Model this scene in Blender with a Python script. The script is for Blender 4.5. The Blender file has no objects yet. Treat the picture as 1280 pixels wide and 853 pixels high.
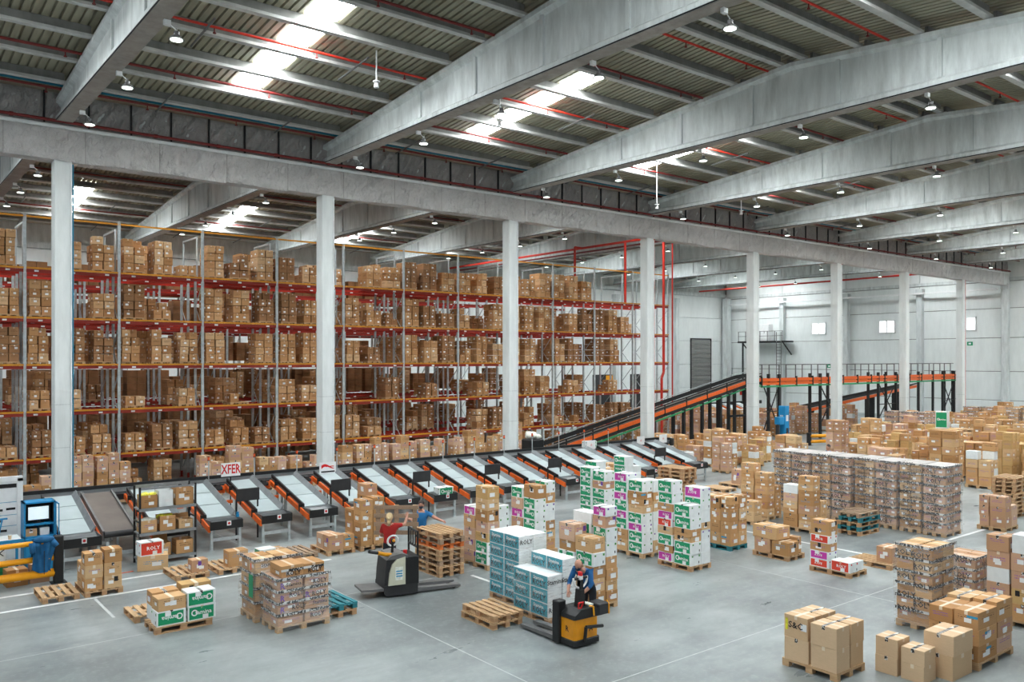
import bpy, bmesh, math, random
from mathutils import Vector, Matrix, Euler

# ---------------------------------------------------------------- camera, world, exposure
sc = bpy.context.scene
VIEW = math.atan(1316 / 1043.2)                 # heading of the lens from the +X axis
cam_d = bpy.data.cameras.new('camera')
cam_d.sensor_width = 36; cam_d.lens = 1043.2 / 1280 * 36
cam_d.shift_y = 22.5 / 1280
cam_d.clip_end = 400
cam = bpy.data.objects.new('camera', cam_d)
cam.location = (0, 0, 5.8); cam.rotation_euler = (math.pi / 2, 0, VIEW - math.pi / 2)
sc.collection.objects.link(cam); sc.camera = cam

world = bpy.data.worlds.new('daylight'); sc.world = world
world.use_nodes = True
world.node_tree.nodes['Background'].inputs[0].default_value = (.90, .96, 1.0, 1)
world.node_tree.nodes['Background'].inputs[1].default_value = .27
sc.view_settings.view_transform = 'Standard'; sc.view_settings.look = 'None'
sc.view_settings.gamma = 1; sc.view_settings.use_curve_mapping = False
sc.view_settings.exposure = 0.55
SKYLIGHT = 36.0                                  # brightness of the translucent roof panels
LAMP = 3.0

# ---------------------------------------------------------------- helpers
R = math.radians
C = sc.collection
rnd = random.Random(7)
ORD = ['first', 'second', 'third', 'fourth', 'fifth', 'sixth', 'seventh', 'eighth', 'ninth', 'tenth',
       'eleventh', 'twelfth', 'thirteenth', 'fourteenth', 'fifteenth', 'sixteenth', 'seventeenth', 'eighteenth',
       'nineteenth', 'twentieth']

class MB:
    def __init__(s): s.v = []; s.f = []; s.m = []
    def poly(s, pts, m=0):
        b = len(s.v); s.v += [tuple(p) for p in pts]; s.f.append(tuple(range(b, b + len(pts)))); s.m.append(m); return s
    def faces(s, pts, fs, m=0):
        b = len(s.v); s.v += [tuple(p) for p in pts]
        for f in fs: s.f.append(tuple(b + i for i in f)); s.m.append(m)
        return s
    def box(s, x0, y0, z0, x1, y1, z1, m=0):
        p = [(x0,y0,z0),(x1,y0,z0),(x1,y1,z0),(x0,y1,z0),(x0,y0,z1),(x1,y0,z1),(x1,y1,z1),(x0,y1,z1)]
        return s.faces(p, [(3,2,1,0),(4,5,6,7),(0,1,5,4),(1,2,6,5),(2,3,7,6),(3,0,4,7)], m)
    def beam(s, p, q, w, h, m=0, up=(0,0,1)):
        p, q = Vector(p), Vector(q); d = (q - p).normalized(); u = Vector(up)
        if abs(d.dot(u)) > .99: u = Vector((0,1,0))
        a = d.cross(u).normalized(); b = a.cross(d).normalized()
        a *= w/2; b *= h/2
        pts = [p-a-b, p+a-b, p+a+b, p-a+b, q-a-b, q+a-b, q+a+b, q-a+b]
        return s.faces(pts, [(0,1,2,3),(7,6,5,4),(0,4,5,1),(1,5,6,2),(2,6,7,3),(3,7,4,0)], m)
    def tube(s, p, q, r, n=8, m=0, r2=None, cap=True):
        p, q = Vector(p), Vector(q); d = (q - p).normalized(); r2 = r if r2 is None else r2
        a = d.orthogonal().normalized(); b = d.cross(a)
        pts = []
        for c, rr in ((p, r), (q, r2)):
            for i in range(n):
                t = 2*math.pi*i/n; pts.append(c + (a*math.cos(t) + b*math.sin(t))*rr)
        fs = [(i, (i+1) % n, n + (i+1) % n, n + i) for i in range(n)]
        if cap: fs += [tuple(range(n-1, -1, -1)), tuple(range(n, 2*n))]
        return s.faces(pts, fs, m)
    def path(s, pts, r, n=8, m=0):
        for a, b in zip(pts[:-1], pts[1:]): s.tube(a, b, r, n, m)
        return s
    def prism(s, prof, axis, a, b, m=0):
        """prof: 2-d outline; axis 'x': (y,z), 'y': (x,z), 'z': (x,y); extruded from a to b"""
        def P(u, w, t): return {'x': (t,u,w), 'y': (u,t,w), 'z': (u,w,t)}[axis]
        n = len(prof); pts = [P(u,w,a) for u,w in prof] + [P(u,w,b) for u,w in prof]
        fs = [(i, (i+1) % n, n + (i+1) % n, n + i) for i in range(n)] + [tuple(range(n-1,-1,-1)), tuple(range(n,2*n))]
        return s.faces(pts, fs, m)
    def cbox(s, x0, y0, z0, x1, y1, z1, c=.01, m=0):
        """box with chamfered vertical and top edges"""
        def ring(i, z): return [(x0+i,y0,z),(x1-i,y0,z),(x1,y0+i,z),(x1,y1-i,z),(x1-i,y1,z),(x0+i,y1,z),(x0,y1-i,z),(x0,y0+i,z)]
        def ring2(z): return [(x0+c,y0+c,z),(x1-c,y0+c,z),(x1-c,y0+c,z),(x1-c,y1-c,z),(x1-c,y1-c,z),(x0+c,y1-c,z),(x0+c,y1-c,z),(x0+c,y0+c,z)]
        pts = ring(c, z0) + ring(c, z1-c) + [(x0+c,y0+c,z1),(x1-c,y0+c,z1),(x1-c,y1-c,z1),(x0+c,y1-c,z1)]
        fs = [(i,(i+1)%8,8+(i+1)%8,8+i) for i in range(8)] + [tuple(range(7,-1,-1)),(16,17,18,19)]
        fs += [(8,9,17,16),(10,11,18,17),(12,13,19,18),(14,15,16,19),(9,10,17),(11,12,18),(13,14,19),(15,8,16)]
        return s.faces(pts, fs, m)
    def sphere(s, c, rx, ry, rz, nu=12, nv=8, m=0):
        pts = [(c[0], c[1], c[2]-rz)]
        for j in range(1, nv):
            ph = -math.pi/2 + math.pi*j/nv
            for i in range(nu):
                t = 2*math.pi*i/nu; pts.append((c[0]+rx*math.cos(ph)*math.cos(t), c[1]+ry*math.cos(ph)*math.sin(t), c[2]+rz*math.sin(ph)))
        pts.append((c[0], c[1], c[2]+rz)); T = len(pts)-1; fs = []
        for i in range(nu):
            fs.append((0, 1+(i+1)%nu, 1+i)); fs.append((T, T-nu+i, T-nu+(i+1)%nu))
        for j in range(nv-2):
            for i in range(nu):
                a = 1+j*nu; fs.append((a+i, a+(i+1)%nu, a+nu+(i+1)%nu, a+nu+i))
        return s.faces(pts, fs, m)
    def mesh(s, name, mats, smooth=False):
        me = bpy.data.meshes.new(name); me.from_pydata([tuple(p) for p in s.v], [], s.f)
        for m in (mats if isinstance(mats, (list, tuple)) else [mats]): me.materials.append(m)
        if any(s.m): me.polygons.foreach_set('material_index', s.m)
        if smooth: me.polygons.foreach_set('use_smooth', [True]*len(s.f))
        me.update(); return me

def O(name, me, parent=None, loc=(0,0,0), rot=(0,0,0), scale=None, label=None):
    o = bpy.data.objects.new(name, me); C.objects.link(o); o.location = loc; o.rotation_euler = rot
    if scale is not None: o.scale = scale
    if parent is not None: o.parent = parent
    if label: o['label'] = label
    return o
def tag(o, label, cat, group=None, kind=None):
    if label: o['label'] = label
    if cat: o['category'] = cat
    if group: o['group'] = group
    if kind: o['kind'] = kind
    return o
def thing(name, label, cat, loc=(0,0,0), rz=0, group=None):
    return tag(O(name, None, None, loc, (0,0,rz)), label, cat, group)
def struct(name, me, label, loc=(0,0,0), parent=None):
    o = O(name, me, parent, loc); o['kind'] = 'structure'; o['label'] = label; return o
_cache = {}
def cached(key, fn):
    if key not in _cache: _cache[key] = fn()
    return _cache[key]

# ---------------------------------------------------------------- materials
class NT:
    def __init__(s, mat):
        s.t = mat.node_tree; s.n = s.t.nodes; s.l = s.t.links; s.b = s.n['Principled BSDF']
    def new(s, typ, **kw):
        nd = s.n.new(typ)
        for k, v in kw.items(): setattr(nd, k, v)
        return nd
    def math(s, op, a, b=None, c=None, clamp=False):
        nd = s.n.new('ShaderNodeMath'); nd.operation = op; nd.use_clamp = clamp
        for i, x in enumerate((a, b, c)):
            if x is None: continue
            if hasattr(x, 'links') or hasattr(x, 'is_output'): s.l.new(x, nd.inputs[i])
            else: nd.inputs[i].default_value = x
        return nd.outputs[0]
    def mix(s, f, a, b, blend='MIX'):
        nd = s.n.new('ShaderNodeMix'); nd.data_type = 'RGBA'; nd.blend_type = blend
        for i, x in ((0, f), (6, a), (7, b)):
            if hasattr(x, 'is_output'): s.l.new(x, nd.inputs[i])
            elif i == 0: nd.inputs[0].default_value = x
            else: nd.inputs[i].default_value = (*x[:3], 1)
        return nd.outputs[2]
    def ramp(s, f, stops, interp='LINEAR'):
        nd = s.n.new('ShaderNodeValToRGB'); nd.color_ramp.interpolation = interp
        e = nd.color_ramp.elements
        while len(e) < len(stops): e.new(.5)
        for i, (p, c) in enumerate(stops): e[i].position = p; e[i].color = (*c, 1) if len(c) == 3 else c
        s.l.new(f, nd.inputs[0]); return nd.outputs[0]
    def noise(s, vec, scale, detail=3, rough=.5):
        nd = s.n.new('ShaderNodeTexNoise'); nd.inputs['Scale'].default_value = scale
        nd.inputs['Detail'].default_value = detail; nd.inputs['Roughness'].default_value = rough
        if vec is not None: s.l.new(vec, nd.inputs['Vector'])
        return nd.outputs[0]
    def coord(s, kind='Object'): return s.n.new('ShaderNodeTexCoord').outputs[kind]
    def mapping(s, vec, scale=(1,1,1)):
        nd = s.n.new('ShaderNodeMapping'); nd.inputs['Scale'].default_value = scale; s.l.new(vec, nd.inputs[0]); return nd.outputs[0]
    def bump(s, h, strength=.3, dist=.02):
        nd = s.n.new('ShaderNodeBump'); nd.inputs['Strength'].default_value = strength; nd.inputs['Distance'].default_value = dist
        s.l.new(h, nd.inputs['Height']); s.l.new(nd.outputs[0], s.b.inputs['Normal'])

def newmat(name):
    m = bpy.data.materials.new(name); m.use_nodes = True; return m, NT(m)
def mat(name, col, rough=.6, metal=0, var=.12, scale=6, spec=.4, geo=False):
    """plain surface with a little grain: colour wanders by +-var"""
    m, t = newmat(name)
    co = t.n.new('ShaderNodeNewGeometry').outputs['Position'] if geo else t.coord()
    nz = t.noise(co, scale, 4)
    a = tuple(max(0, c*(1-var)) for c in col); b = tuple(min(1, c*(1+var)) for c in col)
    t.l.new(t.ramp(nz, [(.3, a), (.7, b)]), t.b.inputs['Base Color'])
    t.b.inputs['Roughness'].default_value = rough; t.b.inputs['Metallic'].default_value = metal
    t.b.inputs['Specular IOR Level'].default_value = spec
    return m
def emis(name, col, st):
    m, t = newmat(name)
    nz = t.noise(t.coord(), 3)
    t.l.new(t.ramp(nz, [(.2, tuple(c*.96 for c in col)), (.8, col)]), t.b.inputs['Emission Color'])
    t.b.inputs['Emission Strength'].default_value = st; t.b.inputs['Base Color'].default_value = (.8,.8,.8,1)
    return m

def kraft(name, tones, prints=((.10,.06,.04),(.10,.06,.04),(.22,.10,.42),(.06,.30,.50)), label=True, text=.7):
    m, t = newmat(name)
    g = t.coord('Generated'); sep = t.new('ShaderNodeSeparateXYZ'); t.l.new(g, sep.inputs[0])
    x, y, z = sep.outputs
    rn = t.new('ShaderNodeObjectInfo').outputs['Random']
    r2 = t.math('FRACT', t.math('MULTIPLY', rn, 17.31)); r3 = t.math('FRACT', t.math('MULTIPLY', rn, 71.7))
    base = t.ramp(rn, [(i/len(tones), c) for i, c in enumerate(tones)], 'CONSTANT')
    gr = t.noise(t.mapping(t.coord('Object'), (3,3,14)), 4, 4)
    base = t.mix(t.math('MULTIPLY', gr, .35), base, tuple(c*.62 for c in tones[0]))
    u = t.math('ADD', x, y); v = z
    side = t.math('LESS_THAN', z, .93)
    # printed lettering: broken dark lines in a band of the face
    vec = t.new('ShaderNodeCombineXYZ'); t.l.new(t.math('MULTIPLY_ADD', u, 26, t.math('MULTIPLY', rn, 90)), vec.inputs[0]); t.l.new(t.math('MULTIPLY', v, 7), vec.inputs[1])
    nz = t.noise(vec.outputs[0], 1.0, 1)
    lines = t.math('GREATER_THAN', t.math('SINE', t.math('MULTIPLY', v, 44)), .1)
    inb = t.math('MULTIPLY', t.math('LESS_THAN', t.math('ABSOLUTE', t.math('SUBTRACT', u, .52)), .33), t.math('LESS_THAN', t.math('ABSOLUTE', t.math('SUBTRACT', v, t.math('MULTIPLY_ADD', r3, .3, .45))), .13))
    pm = t.math('MULTIPLY', t.math('MULTIPLY', t.math('MULTIPLY', t.math('GREATER_THAN', nz, .47), lines), inb), side)
    pc = t.ramp(r2, [(i/len(prints), c) for i, c in enumerate(prints)], 'CONSTANT')
    base = t.mix(t.math('MULTIPLY', pm, text), base, pc)
    # tape over the flaps, on the top face and a little down the sides
    tp = t.math('MULTIPLY', t.math('LESS_THAN', t.math('ABSOLUTE', t.math('SUBTRACT', x, .5)), .07), t.math('GREATER_THAN', z, .80))
    base = t.mix(t.math('MULTIPLY', tp, .55), base, (.82,.74,.62))
    if label:
        u0 = t.math('MULTIPLY_ADD', r2, .35, .3); v0 = t.math('MULTIPLY_ADD', r3, .3, .3)
        lm = t.math('MULTIPLY', t.math('LESS_THAN', t.math('ABSOLUTE', t.math('SUBTRACT', u, u0)), .15), t.math('LESS_THAN', t.math('ABSOLUTE', t.math('SUBTRACT', v, v0)), .13))
        lm = t.math('MULTIPLY', lm, t.math('GREATER_THAN', t.math('FRACT', t.math('MULTIPLY', rn, 37.7)), .35))
        base = t.mix(lm, base, (.85,.85,.84))
    t.l.new(base, t.b.inputs['Base Color']); t.b.inputs['Roughness'].default_value = .75
    t.b.inputs['Specular IOR Level'].default_value = .2
    return m

M = {}
TAN = [(.57,.32,.145),(.67,.42,.21),(.48,.255,.105),(.72,.49,.27),(.62,.35,.155)]
M['kraft'] = kraft('kraft', TAN)
M['kraft_rack'] = kraft('kraft_rack', [(.55,.295,.13),(.65,.385,.19),(.44,.22,.09),(.73,.48,.27),(.59,.325,.15)], prints=((.12,.06,.03),))
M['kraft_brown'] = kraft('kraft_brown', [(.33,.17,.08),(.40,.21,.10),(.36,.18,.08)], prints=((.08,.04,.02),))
M['kraft_pink'] = kraft('kraft_pink', [(.61,.37,.235),(.68,.45,.31),(.55,.32,.18)], prints=((.24,.10,.42),(.30,.10,.40)))
M['kraft_plain'] = kraft('kraft_plain', [(.68,.47,.28),(.72,.52,.33)], label=False, text=.0)
M['kraft_gold'] = kraft('kraft_gold', [(.64,.42,.18),(.60,.38,.16)], label=False, text=.4)
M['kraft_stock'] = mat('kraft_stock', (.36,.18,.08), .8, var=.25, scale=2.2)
M['white_carton'] = mat('white_carton', (.80,.84,.84), .55, var=.05)
M['inside'] = mat('carton_inside', (.36,.20,.10), .8)
M['green'] = mat('printed_green', (.01,.30,.13), .5, var=.05)
M['magenta'] = mat('printed_magenta', (.55,.05,.36), .5, var=.05)
M['red'] = mat('printed_red', (.72,.06,.03), .5, var=.05)
M['teal'] = mat('printed_teal', (.02,.33,.42), .5, var=.08)
M['ink'] = mat('black_ink', (.015,.013,.013), .6)
M['ink_white'] = mat('white_ink', (.85,.87,.86), .5, var=.03)
M['ink_purple'] = mat('purple_ink', (.16,.06,.36), .5)
M['ink_blue'] = mat('blue_ink', (.03,.30,.52), .5)
M['ink_red'] = mat('red_ink', (.65,.02,.02), .5)
M['ink_green'] = mat('green_ink', (.06,.30,.05), .5)
M['sticker'] = mat('paper_label', (.84,.85,.85), .6, var=.04)
M['tape'] = mat('packing_tape', (.78,.66,.50), .35, var=.06)
M['yellow_bag'] = mat('yellow_plastic', (.75,.70,.05), .35, var=.3, scale=14)
M['clear_bag'] = mat('pale_plastic', (.78,.80,.72), .3, var=.2, scale=14)

def _tape():
    m, t = newmat('printed_tape')
    g = t.coord('Object'); sep = t.new('ShaderNodeSeparateXYZ'); t.l.new(g, sep.inputs[0])
    u = t.math('ADD', sep.outputs[0], sep.outputs[1])
    rn = t.new('ShaderNodeObjectInfo').outputs['Random']
    vec = t.new('ShaderNodeCombineXYZ'); t.l.new(t.math('MULTIPLY_ADD', u, 24, t.math('MULTIPLY', rn, 80)), vec.inputs[0]); t.l.new(t.math('MULTIPLY', sep.outputs[2], 26), vec.inputs[1])
    nz = t.noise(vec.outputs[0], 1, 2)
    word = t.math('GREATER_THAN', t.noise(t.mapping(g, (1.6,1.6,0)), 2.2, 0), .40)
    f = t.math('MULTIPLY', t.math('GREATER_THAN', nz, .46), word)
    t.l.new(t.mix(f, (.66,.65,.62), (.02,.02,.02)), t.b.inputs['Base Color'])
    t.b.inputs['Roughness'].default_value = .4
    return m
M['printed_tape'] = _tape()

def _film():
    m, t = newmat('stretch_film')
    t.b.inputs['Base Color'].default_value = (.9,.92,.93,1); t.b.inputs['Roughness'].default_value = .2
    t.b.inputs['Specular IOR Level'].default_value = .8
    n1 = t.noise(t.mapping(t.coord('Object'), (1.2,1.2,9)), 2.2, 5, .65)
    f = t.ramp(n1, [(.44, (.05,)*3), (.60, (.22,)*3), (.76, (.60,)*3)])
    tr = t.new('ShaderNodeBsdfTransparent'); mx = t.new('ShaderNodeMixShader')
    t.l.new(f, mx.inputs[0]); t.l.new(tr.outputs[0], mx.inputs[1]); t.l.new(t.b.outputs[0], mx.inputs[2])
    t.l.new(mx.outputs[0], t.n['Material Output'].inputs[0])
    t.bump(n1, .5, .03)
    return m
M['film'] = _film()

def _concrete(name, a, b, streak=.5, rough=.75):
    m, t = newmat(name)
    pos = t.n.new('ShaderNodeNewGeometry').outputs['Position']
    n1 = t.noise(t.mapping(pos, (1.1,1.1,.22)), 2.4, 7, .68); n2 = t.noise(pos, .55, 5, .6); n3 = t.noise(pos, 30, 3)
    c = t.ramp(n1, [(.30, a), (.66, b)])
    c = t.mix(t.math('MULTIPLY', t.ramp(n2, [(.42,(0,)*3),(.62,(1,)*3)]), streak), c, tuple(x*.78 for x in b))
    t.l.new(c, t.b.inputs['Base Color']); t.b.inputs['Roughness'].default_value = rough
    t.bump(n3, .12, .01)
    return m
M['concrete'] = _concrete('concrete', (.42,.455,.45), (.74,.79,.785))
M['concrete_col'] = _concrete('column_concrete', (.66,.70,.69), (.80,.84,.83), .2)
M['purlin'] = _concrete('shaded_purlin_web', (.17,.17,.16), (.26,.26,.25), .3)  # web lies in shadow: that shade is put into this darker tone
M['purlin_flange'] = _concrete('purlin_flange', (.44,.44,.42), (.58,.59,.57), .3)
M['soffit'] = _concrete('shaded_formwork_soffit', (.24,.215,.19), (.38,.35,.32), .4)  # rough formwork brown, with the underside's shade mixed into the colour
M['wall'] = _concrete('wall_panel', (.72,.76,.75), (.80,.84,.83), .15)

def _floor():
    m, t = newmat('power_floated_floor')
    pos = t.n.new('ShaderNodeNewGeometry').outputs['Position']
    n1 = t.noise(pos, .22, 6, .62); n2 = t.noise(t.mapping(pos, (.5,1.6,1)), .6, 6, .65); n3 = t.noise(pos, 7, 5, .7)
    c = t.ramp(n1, [(.36, (.145,.168,.172)), (.60, (.325,.365,.365))])
    c = t.mix(t.math('MULTIPLY', t.ramp(n2, [(.45,(0,)*3),(.68,(1,)*3)]), .45), c, (.185,.205,.205))
    c = t.mix(t.math('MULTIPLY', t.ramp(n3, [(.5,(0,)*3),(.75,(1,)*3)]), .3), c, (.44,.47,.46))
    t.l.new(c, t.b.inputs['Base Color'])
    t.l.new(t.ramp(n2, [(.3,(.25,)*3),(.7,(.48,)*3)]), t.b.inputs['Roughness'])
    t.b.inputs['Specular IOR Level'].default_value = .45
    return m
M['floor'] = _floor()
def _fabric(name, a, b):
    m, t = newmat(name)
    pos = t.n.new('ShaderNodeNewGeometry').outputs['Position']
    n1 = t.noise(pos, 1.3, 6, .6); n2 = t.noise(t.mapping(pos, (1,1,.6)), 3.2, 4, .55)
    t.l.new(t.ramp(n1, [(.3,a),(.7,b)]), t.b.inputs['Base Color']); t.b.inputs['Roughness'].default_value = .8
    wv = t.new('ShaderNodeTexWave'); wv.inputs['Scale'].default_value = .55; wv.inputs['Distortion'].default_value = 9; wv.inputs['Detail'].default_value = 3; wv.inputs['Detail Scale'].default_value = 1.3
    t.l.new(t.mapping(pos, (1,1,.55)), wv.inputs['Vector'])
    crease = t.math('POWER', t.math('ABSOLUTE', t.math('SUBTRACT', n2, .5)), .6)
    t.bump(t.math('ADD', t.math('MULTIPLY', wv.outputs['Fac'], .35), crease), .75, .22); return m
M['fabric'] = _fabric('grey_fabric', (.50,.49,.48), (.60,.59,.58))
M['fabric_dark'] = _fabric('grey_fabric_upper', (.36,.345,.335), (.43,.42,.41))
def _deck():
    m, t = newmat('roof_sheet')
    pos = t.n.new('ShaderNodeNewGeometry').outputs['Position']
    n = t.noise(t.mapping(pos, (4,.4,1)), 1.5, 4)
    t.l.new(t.ramp(n, [(.3,(.26,.245,.175)),(.7,(.35,.33,.24))]), t.b.inputs['Base Color'])
    t.b.inputs['Roughness'].default_value = .5; t.b.inputs['Metallic'].default_value = .0; return m
M['deck'] = _deck()
def _wood(name, a, b):
    m, t = newmat(name)
    rn = t.new('ShaderNodeObjectInfo').outputs['Random']
    n = t.noise(t.mapping(t.coord('Object'), (9,1.2,9)), 3.5, 5, .6)
    c = t.ramp(n, [(.3,a),(.7,b)])
    c = t.mix(t.math('MULTIPLY', rn, .4), c, tuple(x*.6 for x in a))
    t.l.new(c, t.b.inputs['Base Color']); t.b.inputs['Roughness'].default_value = .8; return m
M['wood'] = _wood('pallet_pine', (.46,.28,.14), (.68,.46,.26))
M['wood_grey'] = _wood('weathered_pine', (.30,.20,.13), (.46,.33,.22))
M['wood_block'] = _wood('pallet_block', (.44,.24,.12), (.58,.35,.19))
M['wood_teal'] = _wood('painted_teal_wood', (.02,.17,.21), (.04,.26,.30))
M['wood_orange'] = _wood('painted_orange_wood', (.70,.16,.03), (.80,.24,.06))
M['rack_red'] = mat('rack_red', (.32,.028,.016), .5, var=.2, scale=2)
M['rack_red2'] = mat('rack_bright_red', (.55,.03,.016), .5, var=.15, scale=2)
M['rack_rail'] = mat('rack_ochre', (.65,.27,.02), .5, var=.15, scale=2)
M['galv'] = mat('galvanised_steel', (.46,.50,.51), .45, metal=.15, var=.15, scale=8)
M['galv_dark'] = mat('dark_steel', (.17,.17,.17), .5, metal=.3)
M['steel'] = mat('brushed_steel', (.26,.28,.29), .45, metal=.3)
M['sheet'] = mat('pale_slide_sheet', (.40,.47,.48), .38, var=.06, scale=2)
M['black'] = mat('black_paint', (.014,.015,.016), .5)
M['black_soft'] = mat('black_plastic', (.03,.03,.032), .55)
M['tray'] = mat('dark_tray', (.09,.10,.105), .28)
M['orange'] = mat('orange_paint', (.80,.14,.02), .42, var=.08)
M['safety_yellow'] = mat('safety_yellow', (.85,.36,.01), .4, var=.06)
M['truck_yellow'] = mat('truck_yellow', (.80,.32,.01), .4, var=.1)
M['cream'] = mat('cream_panel', (.60,.60,.47), .45, var=.08)
M['blue'] = mat('cabinet_blue', (.015,.25,.52), .45, var=.06)
M['blue_pipe'] = mat('blue_pipe', (.01,.20,.33), .45)
M['red_pipe'] = mat('sprinkler_red', (.58,.03,.015), .45, var=.08)
M['dark_red_pipe'] = mat('dark_red_pipe', (.18,.02,.018), .5)
M['white'] = mat('white_paint', (.82,.84,.84), .5, var=.04)
M['line'] = mat('floor_line', (.72,.74,.73), .5, var=.12, scale=3)
M['joint'] = mat('floor_joint', (.50,.53,.53), .6)
M['top_sheet'] = mat('milky_top_film', (.62,.58,.55), .3, var=.25, scale=2.5)
M['belt'] = mat('grey_belt', (.15,.125,.108), .7, var=.2, scale=1.2)
M['green_cable'] = mat('green_conduit', (.03,.30,.12), .45)
M['screen'] = emis('lit_screen', (.55,.72,.78), .55)
M['skylight'] = emis('translucent_panel', (.93,.98,1.0), SKYLIGHT)
M['lamp'] = emis('lamp_glow', (.86,1.0,.90), LAMP)
M['window'] = emis('window_daylight', (.92,.97,1.0), 1.6)
M['beacon'] = mat('beacon_orange', (.80,.12,.03), .35)
M['skin'] = mat('skin', (.52,.27,.19), .55, var=.08)
M['hair_blond'] = mat('blond_hair', (.62,.47,.26), .6, var=.2, scale=30)
M['hair_dark'] = mat('dark_hair', (.05,.035,.03), .6)
M['shirt_red'] = mat('red_cotton', (.42,.02,.018), .8, var=.15)
M['shirt_blue'] = mat('blue_cotton', (.02,.17,.42), .8, var=.12)
M['shirt_navy'] = mat('deep_blue_cotton', (.012,.10,.27), .8, var=.15)
M['trousers'] = mat('dark_trousers', (.016,.018,.024), .85)
M['mask'] = mat('dark_mask', (.02,.03,.06), .8)
M['jacket'] = mat('blue_jacket', (.01,.11,.26), .75, var=.2)
M['shutter'] = mat('grey_shutter', (.20,.20,.19), .5)
M['grey_box'] = mat('grey_plastic', (.35,.36,.37), .5)
M['glass'] = mat('grey_glass', (.55,.60,.62), .1)

# ---------------------------------------------------------------- lettering
def text_mesh(s, size, m, bold=True):
    def mk():
        cu = bpy.data.curves.new('t', 'FONT'); cu.body = s; cu.size = size; cu.resolution_u = 1
        cu.align_x = 'CENTER'; cu.align_y = 'CENTER'; cu.offset = size*.02 if bold else 0
        ob = bpy.data.objects.new('t', cu); C.objects.link(ob)
        me = bpy.data.meshes.new_from_object(ob); bpy.data.objects.remove(ob); bpy.data.curves.remove(cu)
        me.materials.clear(); me.materials.append(m)
        return me
    return cached(('txt', s, size, m.name, bold), mk)
ROT = {'x': (R(90), 0, R(-90)), 'y': (R(90), 0, 0), 'xf': (R(90), R(180), R(-90)), 'yf': (R(90), R(180), 0)}
# ================================================================ the hall
XE, YR, YC = 85.5, 65.0, 32.7            # end wall, rear wall, colonnade line
X0 = -6.0
COLX = [5.8 + 10*n for n in range(9)]
def girder_top(Y):
    return 14.77 + .084*(min(32.4 - Y, Y - .9) if Y < YC else min(64.7 - Y, Y - 33.0))

floor = struct('floor', MB().box(X0, -8, -.3, XE + .3, YR + .3, 0).mesh('floor', M['floor']), 'grey power floated concrete floor of the hall')
# white lines and joints on the floor
def line(x0, y0, x1, y1, m='line', z=.004, name='painted_line'):
    O(name, MB().box(x0, y0, 0.0005, x1, y1, z).mesh('line', M[m]), floor)
line(-2, 22.12, 10.9, 22.24); line(-2, 23.5, 9.5, 23.62)
line(4.6, 20.2, 4.66, 22.1, 'joint', .002, 'floor_joint')
line(13.0, 16.3, 13.1, 18.2)
line(23.55, 9.4, 23.67, 19.5)
line(23.7, 12.2, 30.5, 12.32); line(28.6, 12.4, 28.7, 13.4)
line(27.5, 23.3, 34, 23.45)
for x in (-.5, 9.5, 19.5, 29.5, 39.5): line(x, -4, x + .025, 64, 'joint', .0015, 'floor_joint')
for y in (2.5, 10.6, 18.6): line(X0, y, XE, y + .025, 'joint', .0015, 'floor_joint')

# ---- end wall and rear wall, built of large panels
def wall_panels(parent, along, a0, a1, pos, zs, step, skip=()):
    n = int(round((a1 - a0)/step))
    for i in range(n):
        for j, (z0, z1) in enumerate(zip(zs[:-1], zs[1:])):
            u0, u1 = a0 + i*step + .03, a0 + (i+1)*step - .03
            key = ('wp', along, round(u1-u0, 2), round(z1-z0, 2))
            if along == 'y': me = cached(key, lambda: MB().cbox(0, 0, 0, .2, u1-u0, z1-z0-.06, .02).mesh('panel', M['wall'])); O('wall_panel', me, parent, (pos, u0, z0))
            else: me = cached(key, lambda: MB().cbox(0, 0, 0, u1-u0, .2, z1-z0-.06, .02).mesh('panel', M['wall'])); O('wall_panel', me, parent, (u0, pos, z0))
ZS = [0, 1.9, 4.65, 7.85, 10.65, 13.2, 15.2]
we = struct('wall_end', MB().box(XE + .15, -1, 0, XE + .4, YR + .3, 17.5).mesh('wall', M['purlin']), 'white panelled end wall with small high windows')
wall_panels(we, 'y', 32.9, 64.9, XE, ZS, 8.0); wall_panels(we, 'y', .9, 32.9, XE, ZS, 8.0)
wr = struct('wall_rear', MB().box(X0, YR + .15, 0, XE + .4, YR + .4, 17.5).mesh('wall', M['concrete']), 'pale panelled rear wall behind the pallet racks')
wall_panels(wr, 'x', -4.2, 85.8, YR, [0, 2.4, 5.2, 8.0, 10.8, 13.4], 10.0)
# ledge below the roof of both walls
O('ledge', MB().box(XE - .12, .9, 13.2, XE + .15, YR, 13.5).mesh('ledge', M['concrete']), we)
O('ledge', MB().box(X0, YR - .15, 13.4, XE, YR + .15, 13.8).mesh('ledge', M['concrete']), wr)
def wall_column(x, y, name, label):
    o = O(name, MB().cbox(-.28, -.28, 0, .28, .28, 12.4, .03).cbox(-.34, -.34, 12.4, .34, .34, 12.9, .02).mesh('wc', M['concrete']), None, (x, y, 0))  # darker concrete stands in for the shading that sets pillars off the wall
    tag(o, label, 'column', 'columns along the walls')
for i, y in enumerate((40.7, 48.7, 56.7)):
    wall_column(XE - .3, y, 'wall_column', 'white pillar against the end wall, %s from the colonnade' % ORD[i])
wall_column(XE - .3, YC, 'wall_column', 'grey pillar where the colonnade meets the end wall')
for i, x in enumerate((75.8, 65.8)):
    wall_column(x, YR - .32, 'wall_column', 'grey pillar against the rear wall, %s left of the far corner' % ORD[i])
tag(O('wall_column', MB().cbox(-.4, -.4, 0, .4, .4, 13.2, .03).mesh('wc', M['concrete']), None, (XE - .75, YR - .75, 0)), 'grey pillar in the far corner of the hall', 'column', 'columns along the walls')

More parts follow.
